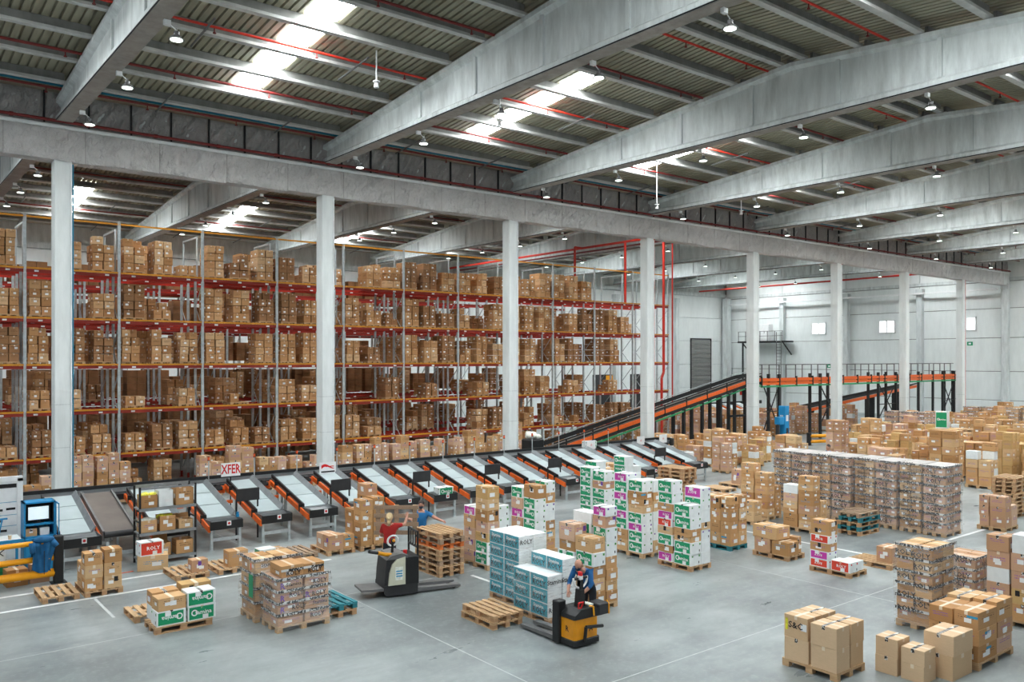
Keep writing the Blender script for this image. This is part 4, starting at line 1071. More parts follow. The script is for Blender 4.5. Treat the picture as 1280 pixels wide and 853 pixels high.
O('button', MB().tube((.0,.2,.4),(.0,.2,.43),.05,10).mesh('b', M['yellow_bag']), pt)
cu = tag(O('paper_cup', MB().tube((0,0,0),(0,0,.11),.035,10,0,.045).mesh('c', M['kraft_plain']), None, (3.25, 25.15, 1.101)), 'brown paper cup on packing bench by blue cabinet', 'cup')
O('rim', MB().tube((0,0,.108),(0,0,.114),.047,10).mesh('r', M['white']), cu)
pen = tag(O('hand_brush', MB().beam((0,0,0),(.1,.02,.5),.03,.03).box(-.02,-.01,.5,.22,.04,.54).mesh('s', M['blue']), None, (3.0, 25.3, 1.101)), 'blue handled brush standing on the packing bench', 'brush')
for i, z in enumerate((.001, .262)):
    cr = tag(O('storage_crate', MB().box(0,0,0,.9,.02,.25).box(0,.5,0,.9,.52,.25).box(0,0,0,.02,.52,.25).box(.88,0,0,.9,.52,.25).box(0,0,0,.9,.52,.02).mesh('c', M['green_cable']), None, (2.3, 25.1, z)), 'green plastic crate under packing bench, %s of two' % ('lower', 'upper')[i], 'crate', 'green crates')
    for q in range(3): O('handle_slot', MB().box(.12+.25*q,-.004,.14,.28+.25*q,-.001,.19).mesh('s', M['black']), cr)
carton('W', 2.75, 25.36, .513, .8, .5, .35, 0, 'white carton standing on green crates under the bench', 'items under the bench', 'y', 1)
carton('K', 3.32, 24.72, .0005, .48, .45, .42, R(4), 'brown carton on floor behind lowest yellow rail, left one', 'cartons behind the barrier', 'y')
carton('P', 3.86, 24.78, .0005, .46, .45, .50, R(-3), 'pinkish carton on floor behind lowest yellow rail, right one', 'cartons behind the barrier', 'y')

# ---- shelf with open cartons
sh = thing('carton_shelf', 'black post shelving unit holding open cartons before the chutes', 'shelf', (6.34, 24.74, 0))
for x in (0, 1.52):
    for y in (0, .58):
        O('post', cached('shp', lambda: MB().box(-.025,-.025,0,.025,.025,2.2).mesh('p', M['black'])), sh, (x, y, 0))
for z in (.14, .86, 1.55): O('shelf_board', cached('shb', lambda: MB().box(-.02,-.02,0,1.54,.6,.04).box(-.02,-.03,-.03,1.54,-.01,.05).mesh('b', M['steel'])), sh, (0, 0, z))
O('top_bar', MB().box(-.02,.56,2.12,1.54,.60,2.2).box(-.02,-.02,2.12,1.54,.02,2.17).mesh('b', M['steel']), sh)
O('side_frame', MB().box(-.03,0,1.2,0,.58,1.24).box(1.52,0,1.2,1.55,.58,1.24).mesh('b', M['black']), sh)
def open_carton(x, y, z, w, d, h, t, label, fill=None, rz=0, flap=.3, group='open cartons on the shelf'):
    m = M['kraft'] if t == 'K' else M['white_carton']; th = .008
    w, d, h = rr(w), rr(d), rr(h)
    b = MB().box(-w/2,-d/2,0,w/2,-d/2+th,h).box(-w/2,d/2-th,0,w/2,d/2,h).box(-w/2,-d/2,0,-w/2+th,d/2,h).box(w/2-th,-d/2,0,w/2,d/2,h).box(-w/2,-d/2,0,w/2,d/2,th)
    o = tag(O('open_carton', b.mesh('oc', m), None, (x, y, z), (0,0,rz)), label, 'box', group)
    if flap:
        f1 = MB().faces([(-w/2,d/2,h),(w/2,d/2,h),(w/2,d/2+.04,h+flap*.5),(-w/2,d/2+.04,h+flap*.5)], [(0,1,2,3)])
        f1.faces([(-w/2,-d/2,h),(-w/2,d/2,h),(-w/2-.10,d/2,h+flap*.25),(-w/2-.10,-d/2,h+flap*.25)], [(0,1,2,3)])
        O('flap', f1.mesh('fl', m), o)
    O('label', slab(.14, .09, M['sticker']), o, (w*.12, -d/2 - .001, h*.35))
    if fill:
        r = random.Random(int(x*1000)); g = MB()
        for k in range(10): g.sphere((r.uniform(-.38,.38)*w, r.uniform(-.35,.35)*d, h*.82 + r.uniform(0,.07)), .11, .09, .06, 8, 6)
        O('plastic_bags', g.mesh('pb', M[fill], True), o)
    else: O('inside', MB().box(-w/2+th,-d/2+th,th,w/2-th,d/2-th,th+.01).mesh('in', M['inside']), o)
    return o
for i, (x, w, h, t, fl, lb) in enumerate(((.27,.44,.36,'K','yellow_bag','left, filled with yellow bags'),(.72,.40,.46,'W',None,'middle, white outside'),(1.24,.50,.48,'K',None,'right, empty brown'))):
    open_carton(6.34+x, 25.02, 1.591, w, .42, h, t, 'open carton on upper shelf, %s' % lb, fl, flap=.0)
for i, (x, w, h, t, fl, lb) in enumerate(((.26,.44,.34,'K','clear_bag','left, with clear bags'),(.77,.44,.42,'K','yellow_bag','middle, with yellow bags'),(1.27,.40,.26,'K',None,'right, low'))):
    open_carton(6.34+x, 25.02, .901, w, .42, h, t, 'open carton on middle shelf, %s' % lb, fl, flap=.25 if i == 2 else 0)
open_carton(7.58, 25.02, .181, .48, .42, .40, 'K', 'open brown carton on bottom shelf at its right end', None, flap=.0)
open_carton(7.02, 25.06, .181, .40, .36, .36, 'K', 'brown carton with raised flap on bottom shelf', None, flap=.45)
carton('K', 6.56, 24.30, .0005, .78, .50, .40, R(-14), 'large brown carton on floor left of shelf, under red box', 'cartons beside the shelf', 'y')
carton('R', 6.48, 24.30, .4035, .62, .40, .38, R(3), 'red and white carton stacked on large carton by the shelf', 'cartons beside the shelf', 'y')
tag(O('plastic_strip', MB().box(0,0,.0005,.5,.05,.012).mesh('s', M['beacon']), None, (5.55, 24.2, 0), (0,0,R(5))), 'thin orange strip lying on floor by the belt conveyor', 'strip')
tag(O('tape_roll', MB().tube((0,0,0),(0,0,.08),.05,10).tube((0,0,.08),(0,0,.15),.04,10).mesh('t', M['blue']), None, (CH0 + .89, 25.6, .905)), 'small blue and green tape rolls on first chute corner', 'tape')

# ================================================================ loads on the open floor, left and centre
# left pallets by the white lines
pallet(3.55, 22.32, 'empty pine pallet between the white lines at the far left', group='empty pallets')
load(4.46, 22.28, 'the left pallet with printed cartons', [('front left column', .0, .02, .41, .42, 'K30 K31 K30'), ('front right column', .42, .0, .42, .46, 'K31 K31 K33'), ('rear left column', .0, .46, .41, .5, 'K30 K31')], full=True, W=.86, face='y')
load(6.64, 22.42, 'the pallet with one pink carton', [('right side', .42, .1, .44, .36, 'P32')], full=True, W=.86, face='y')
load(7.74, 22.4, 'the pallet behind wrapped stack', [('right side', .30, .10, .55, .42, 'K42')], full=True, W=.86, face='y')
load(8.85, 22.5, 'the pallet partly hidden by wrapped stack', [('left side', .05, .0, .48, .42, 'G34'), ('right side', .52, .2, .36, .4, 'K26')], W=.9, face='x')
pallet(9.95, 22.72, 'weathered empty pallet left of the two low cartons', tint='wood_grey')
load(10.98, 22.55, 'the low pallet before chutes', [('left column', .02, .0, .50, .42, 'P44'), ('rear column', .02, .44, .46, .42, 'P44'), ('right column', .53, .02, .36, .40, 'K40')], full=True, W=.9, face='y')
load(12.03, 22.5, 'the tall brown stack behind the woman', [('left rear column', .0, .52, .42, .52, 'K34 K34 K36'), ('front left column', .0, .0, .42, .50, 'K34 K36 K36 K32'), ('front right column', .43, .02, .42, .48, 'K36 K34 K36 K36'), ('right rear column', .43, .52, .42, .55, 'K36 K36 K34 K36 P34')], full=True, W=.86, face='y')
# green cartons at the lower left
pallet(4.88, 19.46, 'short slatted pallet left of the green cartons', full=True, L=.95, W=.85)
load(5.0, 18.36, 'the low green carton pallet', [('front left column', .04, .04, .62, .46, 'G31'), ('front right column', .67, .02, .62, .46, 'G31 G31')], full=True, along='x', face='y')
pallet(4.98, 19.25, 'pallet tucked behind the low green cartons', L=1.2, W=.0 + .8, along='x', z=0) if False else None
for nm, t, x, y, z, sx, sy, sz in (('brown carton with blue marks on the front left green carton', 'K', 5.36, 18.62, .4585, .58, .42, .27), ):
    carton(t, x, y, z, sx, sy, sz, R(2), nm, 'cartons on the low green carton pallet', 'y')
load(5.02, 18.9, 'the row behind green cartons', z0=.1445, cols=[('left column', .06, .0, .58, .42, 'W31 K29'), ('right column', .68, .0, .66, .42, 'K33 O34')], base=False, face='y')

# wrapped stacks ------------------------------------------------------------
def wrapped(label, x, y, w, d, rows, nx, ny, h, m='kraft', words=('ROLY',), tint=None, film=True, pal=True, top=None, group='film wrapped pallet loads', seed=0, tape=True, letter=(), tscale=.14, topsheet=False):
    o = packed('wrapped_load', label, group, x, y, w, d, rows, nx, ny, h, M[m], pal, 0, True, .008, tint, seed); z0 = .145 if pal else 0
    H = z0 + rows*h; r = random.Random(seed)
    if tape:
        for k in range(1, rows+1):
            zz = z0 + k*h - .05; b = MB()
            b.box(-.012,-.012,0,w+.012,-.008,.06).box(-.012,-.012,0,-.008,d+.012,.06)
            O('tape_band', b.mesh('band', M['printed_tape']), o, (0, 0, zz))
    for i, (tx, f, u, z, sc_, c) in enumerate(letter):
        O('lettering', text_mesh(tx, sc_, M[c]), o, (-.016, d*(1-u), z) if f == 'x' else (w*u, -.016, z), ROT[f])
    if film:
        nxs, nys, nz = 6, 5, 12; e = .03; b = MB(); rings = []
        for j in range(nz+1):
            z = z0*.4 + (H + .012 - z0*.4)*j/nz; ring = []
            pts = [(u/nxs, 0) for u in range(nxs)] + [(1, u/nys) for u in range(nys)] + [(1-u/nxs, 1) for u in range(nxs)] + [(0, 1-u/nys) for u in range(nys)]
            for q, (u, v) in enumerate(pts):
                k = e + r.uniform(-.006, .014) + .006*math.sin(j*1.9 + q)
                ring.append((u*w + (u-.5)*2*k, v*d + (v-.5)*2*k, z))
            rings.append(ring)
        n = len(rings[0]); allp = [p for ring in rings for p in ring]
        fs = [(j*n+i, j*n+(i+1)%n, (j+1)*n+(i+1)%n, (j+1)*n+i) for j in range(nz) for i in range(n)]
        b.faces(allp, fs)
        # film folded over the rim of the top
        top_o = rings[-1]; top_i = [(w/2 + (p[0]-w/2)*.82, d/2 + (p[1]-d/2)*.82, p[2] + r.uniform(.002,.012)) for p in top_o]
        b.faces(top_o + top_i, [(i, (i+1)%n, n+(i+1)%n, n+i) for i in range(n)])
        O('stretch_film', b.mesh('film', M['film'], True), o)
        if topsheet: O('top_sheet', MB().box(-.02,-.02,H+.003,w+.02,d+.02,H+.012).mesh('ts', M['top_sheet']), o)
    return o
BL = 'ink'
# stack in the lower left foreground
wl = wrapped('film wrapped brown stack with purple and black print, left foreground', 7.05, 16.85, 1.2, .85, 4, 2, 2, .25, 'kraft_pink', seed=1,
    letter=(('ROLY', 'y', .80, .98, .13, BL), ('Stamina', 'y', .30, 1.0, .11, BL), ('ROLY', 'y', .35, .78, .13, BL), ('ROLY', 'y', .78, .72, .13, BL), ('R', 'y', .09, .98, .18, 'ink_purple'), ('R', 'y', .56, .72, .18, 'ink_purple'), ('R', 'y', .09, .72, .18, 'ink_purple'),
            ('ROLY', 'y', .4, .50, .13, BL), ('Stamina', 'y', .8, .52, .11, BL), ('R', 'y', .09, .48, .18, 'ink_purple'), ('ROLY', 'y', .75, .26, .13, BL), ('Stamina', 'x', .5, .95, .12, BL), ('ROLY', 'x', .45, .7, .12, BL), ('ROLY', 'x', .5, .45, .12, BL)))
for k, (x, y, z, sx, sy, sz) in enumerate(((.16, .12, 1.146, .50, .62, .24), (.66, .12, 1.146, .48, .60, .22))):
    O('carton', box_mesh(rr(sx), rr(sy), rr(sz, .01), M['kraft']), wl, (x + sx/2 - .04, y + sy/2 - .05, z)); O('tape_band', MB().box(x-.05,y-.062,z+.12,x+sx-.05,y-.058,z+.17).mesh('tb', M['printed_tape']), wl)
    O('lettering', text_mesh('ROLY', .13, M['ink']), wl, (x + sx*.45, y - .066, z + .07), ROT['y'])
wl2 = wrapped('film wrapped stack with green carton, behind left foreground stack', 6.95, 17.85, 1.1, .85, 4, 2, 2, .31, 'kraft', seed=2, letter=(('ROLY', 'x', .5, .9, .12, BL), ('ROLY', 'x', .5, .5, .12, BL), ('Stamina', 'y', .3, 1.25, .12, BL)))
O('green_mark', MB().box(-.04,.02,.55,-.036,.25,1.05).mesh('gm', M['green']), wl2); O('orange_mark', MB().box(-.04,.1,1.15,-.036,.16,1.3).mesh('gm', M['beacon']), wl2)
# teal and white cartons
def teal_block(label, x, y, w, d, rows, nx, ny, h, seed, bands=()):
    o = thing('wrapped_load', label, 'pallet load', (x, y, 0), 0, 'teal and white wrapped loads'); pallet_parts(o, d, w, None, True)
    r = random.Random(seed)
    for (x0, x1, y0, y1, rws) in bands:
        for k in range(rws):
            for i in range(nx):
                for j in range(ny):
                    sx, sy = (x1-x0)/nx, (y1-y0)/ny
                    c = O('carton', box_mesh(rr(sx-.01), rr(sy-.01), rr(h-.005, .005), M['white_carton']), o, (x0 + sx*(i+.5), y0 + sy*(j+.5), .145 + k*h))
                    if i == 0 and (x0 == 0 or k >= 3):
                        O('printed_panel', slab(rr(sy*.93), rr(h*.9), M['teal']), c, (-sx/2 + .002, 0, h*.5), RX)
                        O('lettering', text_mesh('ROLY', .18, M['ink']), c, (-sx/2 - .003, 0, h*.34), ROT['x'])
                        O('lettering', text_mesh('Stamina', .11, M['ink_white']), c, (-sx/2 - .003, .02, h*.68), ROT['x'])
                    if j == 0 and (k + i) % 2 == 0:
                        O('lettering', text_mesh(('ROLY', 'Stamina')[(k//2 + i) % 2], .15, M['ink']), c, (0, -sy/2 - .003, h*.5), ROT['y'])
        b = MB(); H = .145 + rws*h
        b.faces([(x0-.02,y0-.02,.1),(x1+.02,y0-.02,.1),(x1+.02,y0-.02,H+.01),(x0-.02,y0-.02,H+.01),(x0-.02,y1+.02,.1),(x0-.02,y1+.02,H+.01)], [(0,1,2,3),(4,0,3,5)])
        O('stretch_film', b.mesh('film', M['film']), o)
    return o
teal_block('tall white and teal wrapped carton block behind the front pallets', 12.22, 15.15, .86, 1.15, 5, 2, 2, .3, 3, [(0, .86, 0, 1.15, 5)])
teal_block('lower white and teal wrapped carton block beside the orange truck', 11.9, 13.75, .84, 1.22, 4, 1, 2, .305, 4, [(0, .42, 0, 1.22, 3), (.43, .84, 0, 1.1, 4)])
# pallet stacks
def pallet_stack(x, y, n, what, L=1.2, W=.8, tints=None, full=True, along='y', seed=1, jit=.03, z=0):
    r = random.Random(seed)
    for k in range(n):
        pos = 'bottom' if k == 0 else ('top' if k == n-1 else '%s up' % ORD[k])
        pallet(x + r.uniform(-jit, jit), y + r.uniform(-jit, jit), '%s pallet of %s' % (pos, what), L, W, R(r.uniform(-1.5, 1.5)), z + k*.1452, tints.get(k) if tints else None, full, 'pallets in ' + what, along)
pallet_stack(10.76, 14.2, 2, 'the two-pallet stack before teal cartons', seed=3)
pallet_stack(12.22, 18.52, 8, 'the stack beside the two workers', tints={5: 'wood_orange', 2: 'wood_grey', 6: 'wood_grey'}, seed=4)
pallet_stack(8.22, 17.04, 2, 'the teal topped pair right of wrapped stack', tints={1: 'wood_teal', 0: 'wood_block'}, seed=5)
pallet_stack(24.0, 20.2, 12, 'the high stack behind green cartons', seed=6, jit=.05)
pallet_stack(25.85, 14.3, 5, 'the teal and brown stack before wrapped row', tints={1: 'wood_teal', 3: 'wood_teal', 4: 'wood_grey'}, seed=7, along='x')
pallet_stack(33.2, 12.4, 10, 'the tall stack at right edge', seed=8, along='x')

# the mixed tower beside the man in deep blue
load(13.3, 13.8, 'the tower behind the crouching man', [
    ('front column', .0, .0, .42, .60, 'K30 K30 K28 G31 K33'), ('right column', .43, .0, .38, .46, 'K26 K24 K26 K28 G34 G33 P26 M22'),
    ('left column', .0, .62, .42, .56, 'W30 G30 M20 G31 K24 P40'), ('far column', .43, .50, .38, .66, 'K30 K30 K30 K30 O24 G30 W24')])
# mixed stack behind the teal block
load(13.65, 18.3, 'the first mixed stack', [
    ('front column', .0, .0, .42, .58, 'G31 G31 O24 P30 K32 K30 O34'), ('left column', .0, .60, .42, .56, 'P30 P32 P30 K34 M24'),
    ('right column', .43, .05, .38, .5, 'K30 K30 G30 G34 G32'), ('far column', .43, .58, .38, .56, 'K30 K30 K30 P28')], W=.85)
load(15.7, 18.7, 'the second mixed stack', [
    ('front column', .0, .0, .42, .58, 'G30 G31 G31 G31 G31 K38'), ('left column', .0, .60, .42, .56, 'P30 K30 P30 M26 P32 G32'),
    ('right column', .43, .05, .40, .5, 'K30 K26 K28 W26 M26 K30 G34')], W=.86)
load(18.75, 18.9, 'the far green stack', [
    ('front column', .0, .0, .44, .60, 'G30 G30 G30 G30 G30 P24 G32'), ('left column', .0, .62, .44, .56, 'G30 G30 G30 G30 G30 G31 G31'),
    ('right column', .45, .0, .40, .6, 'P40 W30 W30 G30 W30 W28')], W=.86)
bundle(19.75, 20.3, 'green and white carton load behind the far green stack', [
    (.0, .0, .44, .60, 'G30 G30 G30 G30 G30 G30 G36'), (.45, .0, .40, .6, 'W30 W30 W30 W30 W30 K40')], 'strapped carton loads on the right', W=.86)
bundle(21.75, 20.9, 'farthest green and white carton tower before the chutes', [
    (.0, .0, .44, .60, 'G30 G30 G30 G30 G30 G31 G32'), (.0, .62, .44, .56, 'G30 G30 G30 G31 K30 K30'),
    (.45, .0, .40, .6, 'W30 W30 W30 W30 W30 W26')], 'strapped carton loads on the right', W=.86)
# tall striped green and magenta stacks
load(18.0, 16.6, 'the striped stack', [
    ('front column', .0, .0, .44, .60, 'G31 G31 M22 G31 K22 K17 K22 G33'), ('left column', .0, .62, .44, .56, 'K30 K29 G33 M20 G33 M22 G33 M23'),
    ('right column', .45, .0, .40, .6, 'K32 M24 W30 W30 K30 K26 W34')], full=False, W=.86)
load(17.9, 14.75, 'the nearest green striped stack', [
    ('front column', .0, .0, .44, .62, 'G32 G32 K15 K20 G32 G33'), ('left column', .0, .64, .44, .56, 'M24 K20 G31 K21 R21 M21 K21 G31 G33'),
    ('right column', .45, .0, .40, .62, 'W33 W33 M27 K20 W34 G33 M28')], full=True, W=.86)
# single items to the right
load(29.6, 22.6, 'the flat pallet past green stacks', [], W=.9)
load(31.2, 22.9, 'the pallet with one purple marked carton', [('left side', .1, .1, .62, .5, 'P66')], W=.9)

# ================================================================ loads on the right
load(20.75, 15.6, 'the teal pallet of uniform cartons', [
    (n, dx, dy, .41, .37, s) for n, dx, dy, s in (('front left', .0, .0, 'K36 K36 K36 K16 K22'), ('front right', .42, .0, 'K40 K34 K36 K16 K22'), ('middle left', .0, .38, 'K36 K36 K36 K36'), ('middle right', .42, .38, 'K36 K36 K36 K36'),
                                          ('rear left', .0, .76, 'K36 K36 K36 K36'), ('rear right', .42, .76, 'K36 K36 K36 K36'))], tint='wood_teal', full=True, face='x', W=.84)
load(20.98, 13.78, 'the low right pallet', [('front column', .0, .0, .56, .56, 'K38'), ('right column', .58, .1, .26, .60, 'K46'), ('left column', .0, .58, .56, .56, 'P40')], full=True, W=.84)
carton('K', 21.3, 14.55, .55, .62, .84, .36, R(-3), 'large brown carton lying on top of low right pallet', 'cartons on the low right pallet')
load(20.62, 11.68, 'the narrow red carton stack', [('rear column', .0, .60, .42, .58, 'R22 M22 K22 R21 K17 K22'), ('front column', .0, .0, .42, .58, 'R27'), ('right column', .43, .02, .30, .46, 'W25')], full=True, W=.84)
load(22.3, 11.45, 'the pallet with one pink upright carton', [('right side', .22, .08, .62, .46, 'P42')], full=True, W=.86, L=1.25)
bundle(24.95, 15.45, 'mixed brown carton stack with white carton before the wrapped row', [(.0, .0, .44, .56, 'K24 K22 P30 K24 K26 K20 K26'), (.0, .58, .44, .56, 'K42 K18 K24 P26 W28'), (.45, .0, .4, .5, 'K28 K28 K32')], 'strapped carton loads on the right', W=.86)
bundle(24.65, 17.55, 'low brown carton pair left of the wrapped row', [(.0, .0, .5, .5, 'K32 K34'), (.0, .55, .5, .5, 'K32 K34')], 'strapped carton loads on the right', W=.86)
bundle(25.75, 17.75, 'blue marked brown carton stack left of the wrapped row', [(.0, .0, .46, .56, 'K26 K26 K26 K26 K26 K24'), (.0, .58, .46, .56, 'K26 K26 K26 K26 K26 K26 K26'), (.47, .0, .38, .56, 'K26 K26 K26 K26')], 'strapped carton loads on the right', W=.86)
bundle(30.2, 11.6, 'purple marked carton stack near the right edge', [(.0, .0, .52, .5, 'P34 P34 P34'), (.0, .51, .52, .32, 'P34 P34 P34'), (.53, .0, .5, .5, 'P34 P34')], 'strapped carton loads on the right', W=1.05, L=.9)
for k in range(8):
    wrapped('tall dark printed film wrapped pallet in the long row, %s from the right' % ORD[k], 27.78 + (.0, .06, .02, .1, .0, .05, .0, .08)[k], 12.46 + .82*k, 1.15, .72, 7, 2, 2, .308, ('kraft_pink', 'kraft')[k % 2], seed=20+k, group='row of tall wrapped pallets', topsheet=True,
            letter=tuple((('ROLY', 'Stamina')[(q + k) % 2], 'x', (.3, .7, .5)[(q*2 + k) % 3], .26 + .154*q, (.19, .15)[(q + k) % 2], 'ink') for q in range(14)) + tuple(('ROLY', 'y', (.3, .75)[q % 2], .28 + .154*q, .17, 'ink') for q in range(14 if k == 0 else 0)))
# near right corner
wrapped('tall film wrapped stack with black lettering, right foreground', 17.9, 8.3, 1.05, .78, 6, 2, 2, .275, 'kraft', seed=40,
        letter=tuple(('ROLY', 'x', u, z, .16, 'ink') for u, z in ((.25, 1.62), (.75, 1.35), (.3, 1.1), (.75, .95), (.3, .72), (.75, .55), (.3, .4), (.7, 1.6))) + tuple(('ROLY', 'y', u, z, .15, 'ink') for u, z in ((.3, 1.5), (.7, 1.2), (.3, .95), (.6, .6))))
wrapped('lower film wrapped stack with lettering behind tall right foreground stack', 20.35, 8.45, 1.0, .82, 4, 2, 2, .262, 'kraft_pink', seed=41,
        letter=(('ROLY', 'x', .3, 1.08, .15, 'ink'), ('ROLY', 'x', .7, 1.1, .15, 'ink'), ('ROLY', 'x', .62, .75, .16, 'ink'), ('ROLY', 'x', .5, .55, .16, 'ink'), ('ROLY', 'y', .5, 1.0, .15, 'ink')))
load(19.75, 7.0, 'the right edge stack', [('left column', .0, .50, .5, .48, 'K36 P38 W32 P36 P34'), ('right column', .0, .0, .5, .48, 'K36 O32 P38 P38 W40'), ('far column', .52, .3, .5, .5, 'K36 K36 K36 K36 P24')], W=1.05, L=1.0)
load(16.4, 6.75, 'the near taped pallet', [('front column', .0, .0, .80, .46, 'K30 K30 K32'), ('left column', .0, .47, .80, .46, 'K30 K30 K30'), ('right column', .81, .0, .72, .46, 'P30 P30 K38'), ('far column', .81, .47, .72, .46, 'K30 K30 K36')], L=1.0, W=1.55)
n0 = len(MADE)
load(13.85, 8.1, 'the front pallet of plain cartons', [('rear left column', .0, .56, .46, .52, 'N42 N42'), ('rear right column', .48, .56, .46, .52, 'N42 N42'), ('front left column', .0, .0, .46, .54, 'N42 N38'), ('front right column', .48, .0, .46, .54, 'N42 N38')], W=.96, L=1.12)
q = MADE[n0 + 1]                      # upper rear left carton carries the customer mark
O('lettering', text_mesh('S&C', .17, M['ink']), q, (-.2275, .0, .24), ROT['x'])
O('yellow_stripe', slab(.05, .22, M['yellow_bag']), q, (-.2255, .19, .24), RX)
O('label', slab(.12, .13, M['sticker']), q, (-.2255, -.17, .24), RX)
load(14.95, 7.45, 'the low open pallet at front edge', [('left column', .0, .1, .46, .44, 'N32 N34'), ('right column', .0, -.38, .46, .44, 'N30 N28')], base=False)
load(15.5, 6.8, 'the front carton below taped cartons', [('only column', .0, .0, .78, .56, 'N44 N36')], base=False)

# floor stacks between the sorter and the racks
st = [(5.1, 4, 1.1), (6.6, 6, .85), (7.55, 6, 1.25), (11.5, 5, 1.0), (12.75, 6, 1.1), (14.1, 4, 1.25), (15.5, 5, .6), (16.3, 4, .75), (18.1, 5, .55), (18.85, 5, .8), (19.8, 6, .8), (20.8, 6, 1.4), (22.4, 6, .6), (23.1, 5, .8), (24.4, 5, .7), (25.3, 6, 1.1), (26.9, 6, .8), (27.9, 7, 1.1), (29.4, 5, 1.0)]
for i, (x, rows, w) in enumerate(st):
    nx = 1 if w < .7 else (2 if w < 1.2 else 3); r = random.Random(60+i); cols = []
    for a in range(nx):
        rws = rows - (1 if r.random() < .4 else 0)
        cols.append((w*a/nx, .0, w/nx, .52, ' '.join('%s%d' % (r.choice('PPKKP'), r.choice((29, 31, 33))) for k in range(rws))))
    bundle(x, 35.65, 'stack of pinkish and brown cartons behind the sorter, %s from the left' % ORD[i], cols, 'carton stacks behind the sorter', .6, max(w, .5), 'y')
# ================================================================ trucks
def tri_prof(b, prof, y0, y1, m=0): return b.prism(prof, 'y', y0, y1, m)
tk = thing('pallet_truck', 'black and cream electric pallet truck with long forks and backrest frame', 'truck', (10.12, 17.72, 0), R(-12))
O('skirt', MB().prism([(.05,.04),(.85,.04),(.85,.30),(.0,.30),(.0,.12)], 'y', 0, .76).mesh('s', M['black_soft']), tk)
O('hood', MB().prism([(.0,.28),(.52,.28),(.52,.98),(.42,1.02),(.18,.99),(.06,.90),(.02,.6)], 'y', .03, .73).mesh('h', M['black_soft']), tk)
O('battery_box', MB().cbox(.50,.0,.28,.88,.76,.96,.02).mesh('bb', M['black']), tk)
O('top_cover', MB().prism([(.05,.92),(.16,1.01),(.44,1.05),(.60,.99),(.60,.93)], 'y', .0, .76).mesh('tc', M['galv_dark']), tk)
sp_ = O('side_panel', MB().prism([(.09,.30),(.12,.60),(.19,.80),(.31,.92),(.52,.97),(.52,.30)], 'y', -.025, .03).mesh('sp', M['cream']), tk)
O('data_plate', MB().box(.26,-.031,.42,.46,-.026,.74).mesh('dp', M['clear_bag']), sp_)
for z in (.5, .56, .62): O('plate_print', MB().box(.28,-.034,z,.44,-.0315,z+.03).mesh('pp', M['ink_blue']), sp_)
O('platform', MB().prism([(-.55,.20),(.02,.16),(.02,.22),(-.55,.25)], 'y', .06, .70).mesh('p', M['galv_dark']), tk)
fr_ = MB()
for y in (.05, .71): fr_.tube((.86, y, .3), (.86, y, 1.55), .028, 8)
for z in (1.15, 1.53): fr_.tube((.86, .05, z), (.86, .71, z), .028, 8)
for y in (.22, .38, .54): fr_.tube((.86, y, 1.15), (.86, y, 1.53), .018, 6)
O('backrest_frame', fr_.mesh('bf', M['black']), tk)
for y in (.08, .52):
    O('fork', MB().prism([(.86,.04),(1.9,.04),(2.02,.06),(2.02,.10),(.86,.14)], 'y', y, y + .17).mesh('f', M['galv_dark']), tk)
    O('load_wheel', MB().tube((1.86, y+.03, .045), (1.86, y+.14, .045), .044, 10).mesh('w', M['black_soft']), tk)
O('drive_wheel', MB().tube((.3,.3,.1),(.3,.46,.1),.1,14).mesh('w', M['black']), tk)
O('tiller_arm', MB().path([(.22,.2,1.0),(.0,.08,1.06),(-.18,.0,1.13)], .045, 8).mesh('ta', M['safety_yellow']), tk)
O('tiller_grip', MB().tube((-.16,.01,1.12),(-.42,-.1,1.20),.04,8).mesh('tg', M['black']), tk)
sw = MB()
for k in range(16):
    a0, a1 = 2*math.pi*k/16, 2*math.pi*(k+1)/16
    sw.tube((.30 + .13*math.cos(a0), .30 - .03*math.sin(a0), 1.32 + .13*math.sin(a0)), (.30 + .13*math.cos(a1), .30 - .03*math.sin(a1), 1.32 + .13*math.sin(a1)), .025, 6)
O('steering_wheel', sw.mesh('sw', M['white']), tk)
O('wheel_hub', MB().sphere((.30,.30,1.32), .06, .06, .06, 8, 6).tube((.30,.30,1.32),(.30,.34,1.02),.035,8).mesh('wh', M['black']), tk)
O('knob', MB().sphere((.31,.25,1.33), .04, .03, .04, 8, 6).mesh('k', M['safety_yellow']), tk)
O('stop_button', MB().tube((.62,.30,.97),(.62,.30,1.06),.05,10).mesh('sb', M['ink_red']), tk)

t2 = thing('pallet_truck', 'orange and black electric pallet truck under the leaning man', 'truck', (11.30, 12.25, 0))
O('skirt', MB().cbox(0,0,.04,.70,.50,.16,.02).mesh('s', M['black']), t2)
O('body', MB().cbox(.02,.02,.14,.68,.48,.60,.04).mesh('b', M['truck_yellow']), t2)
O('top_cover', MB().prism([(.0,.58),(.70,.56),(.68,.70),(.55,.76),(.20,.76),(.02,.66)], 'y', .0, .50).mesh('tc', M['black']), t2)
O('side_bumper', MB().cbox(.70,.02,.55,.98,.34,.78,.02).mesh('sb', M['black_soft']), t2)
O('bumper_edge', MB().path([(.99,.03,.54),(.99,.03,.72),(.99,.10,.80)], .02, 6).mesh('be', M['safety_yellow']), t2)
O('mast', MB().cbox(-.06,.42,.04,.16,.62,.88,.02).mesh('m', M['black']), t2)
for x in (0, .36): O('fork', MB().prism([(.6,.04),(1.62,.04),(1.72,.06),(1.72,.10),(.6,.13)], 'x', x, x + .15).mesh('f', M['galv_dark']), t2)
O('tiller_column', MB().prism([(.28,.74),(.44,.74),(.42,1.10),(.32,1.10)], 'y', .16, .32).box(.33,.18,1.08,.41,.28,1.3).mesh('tc', M['black']), t2)
hd = MB()
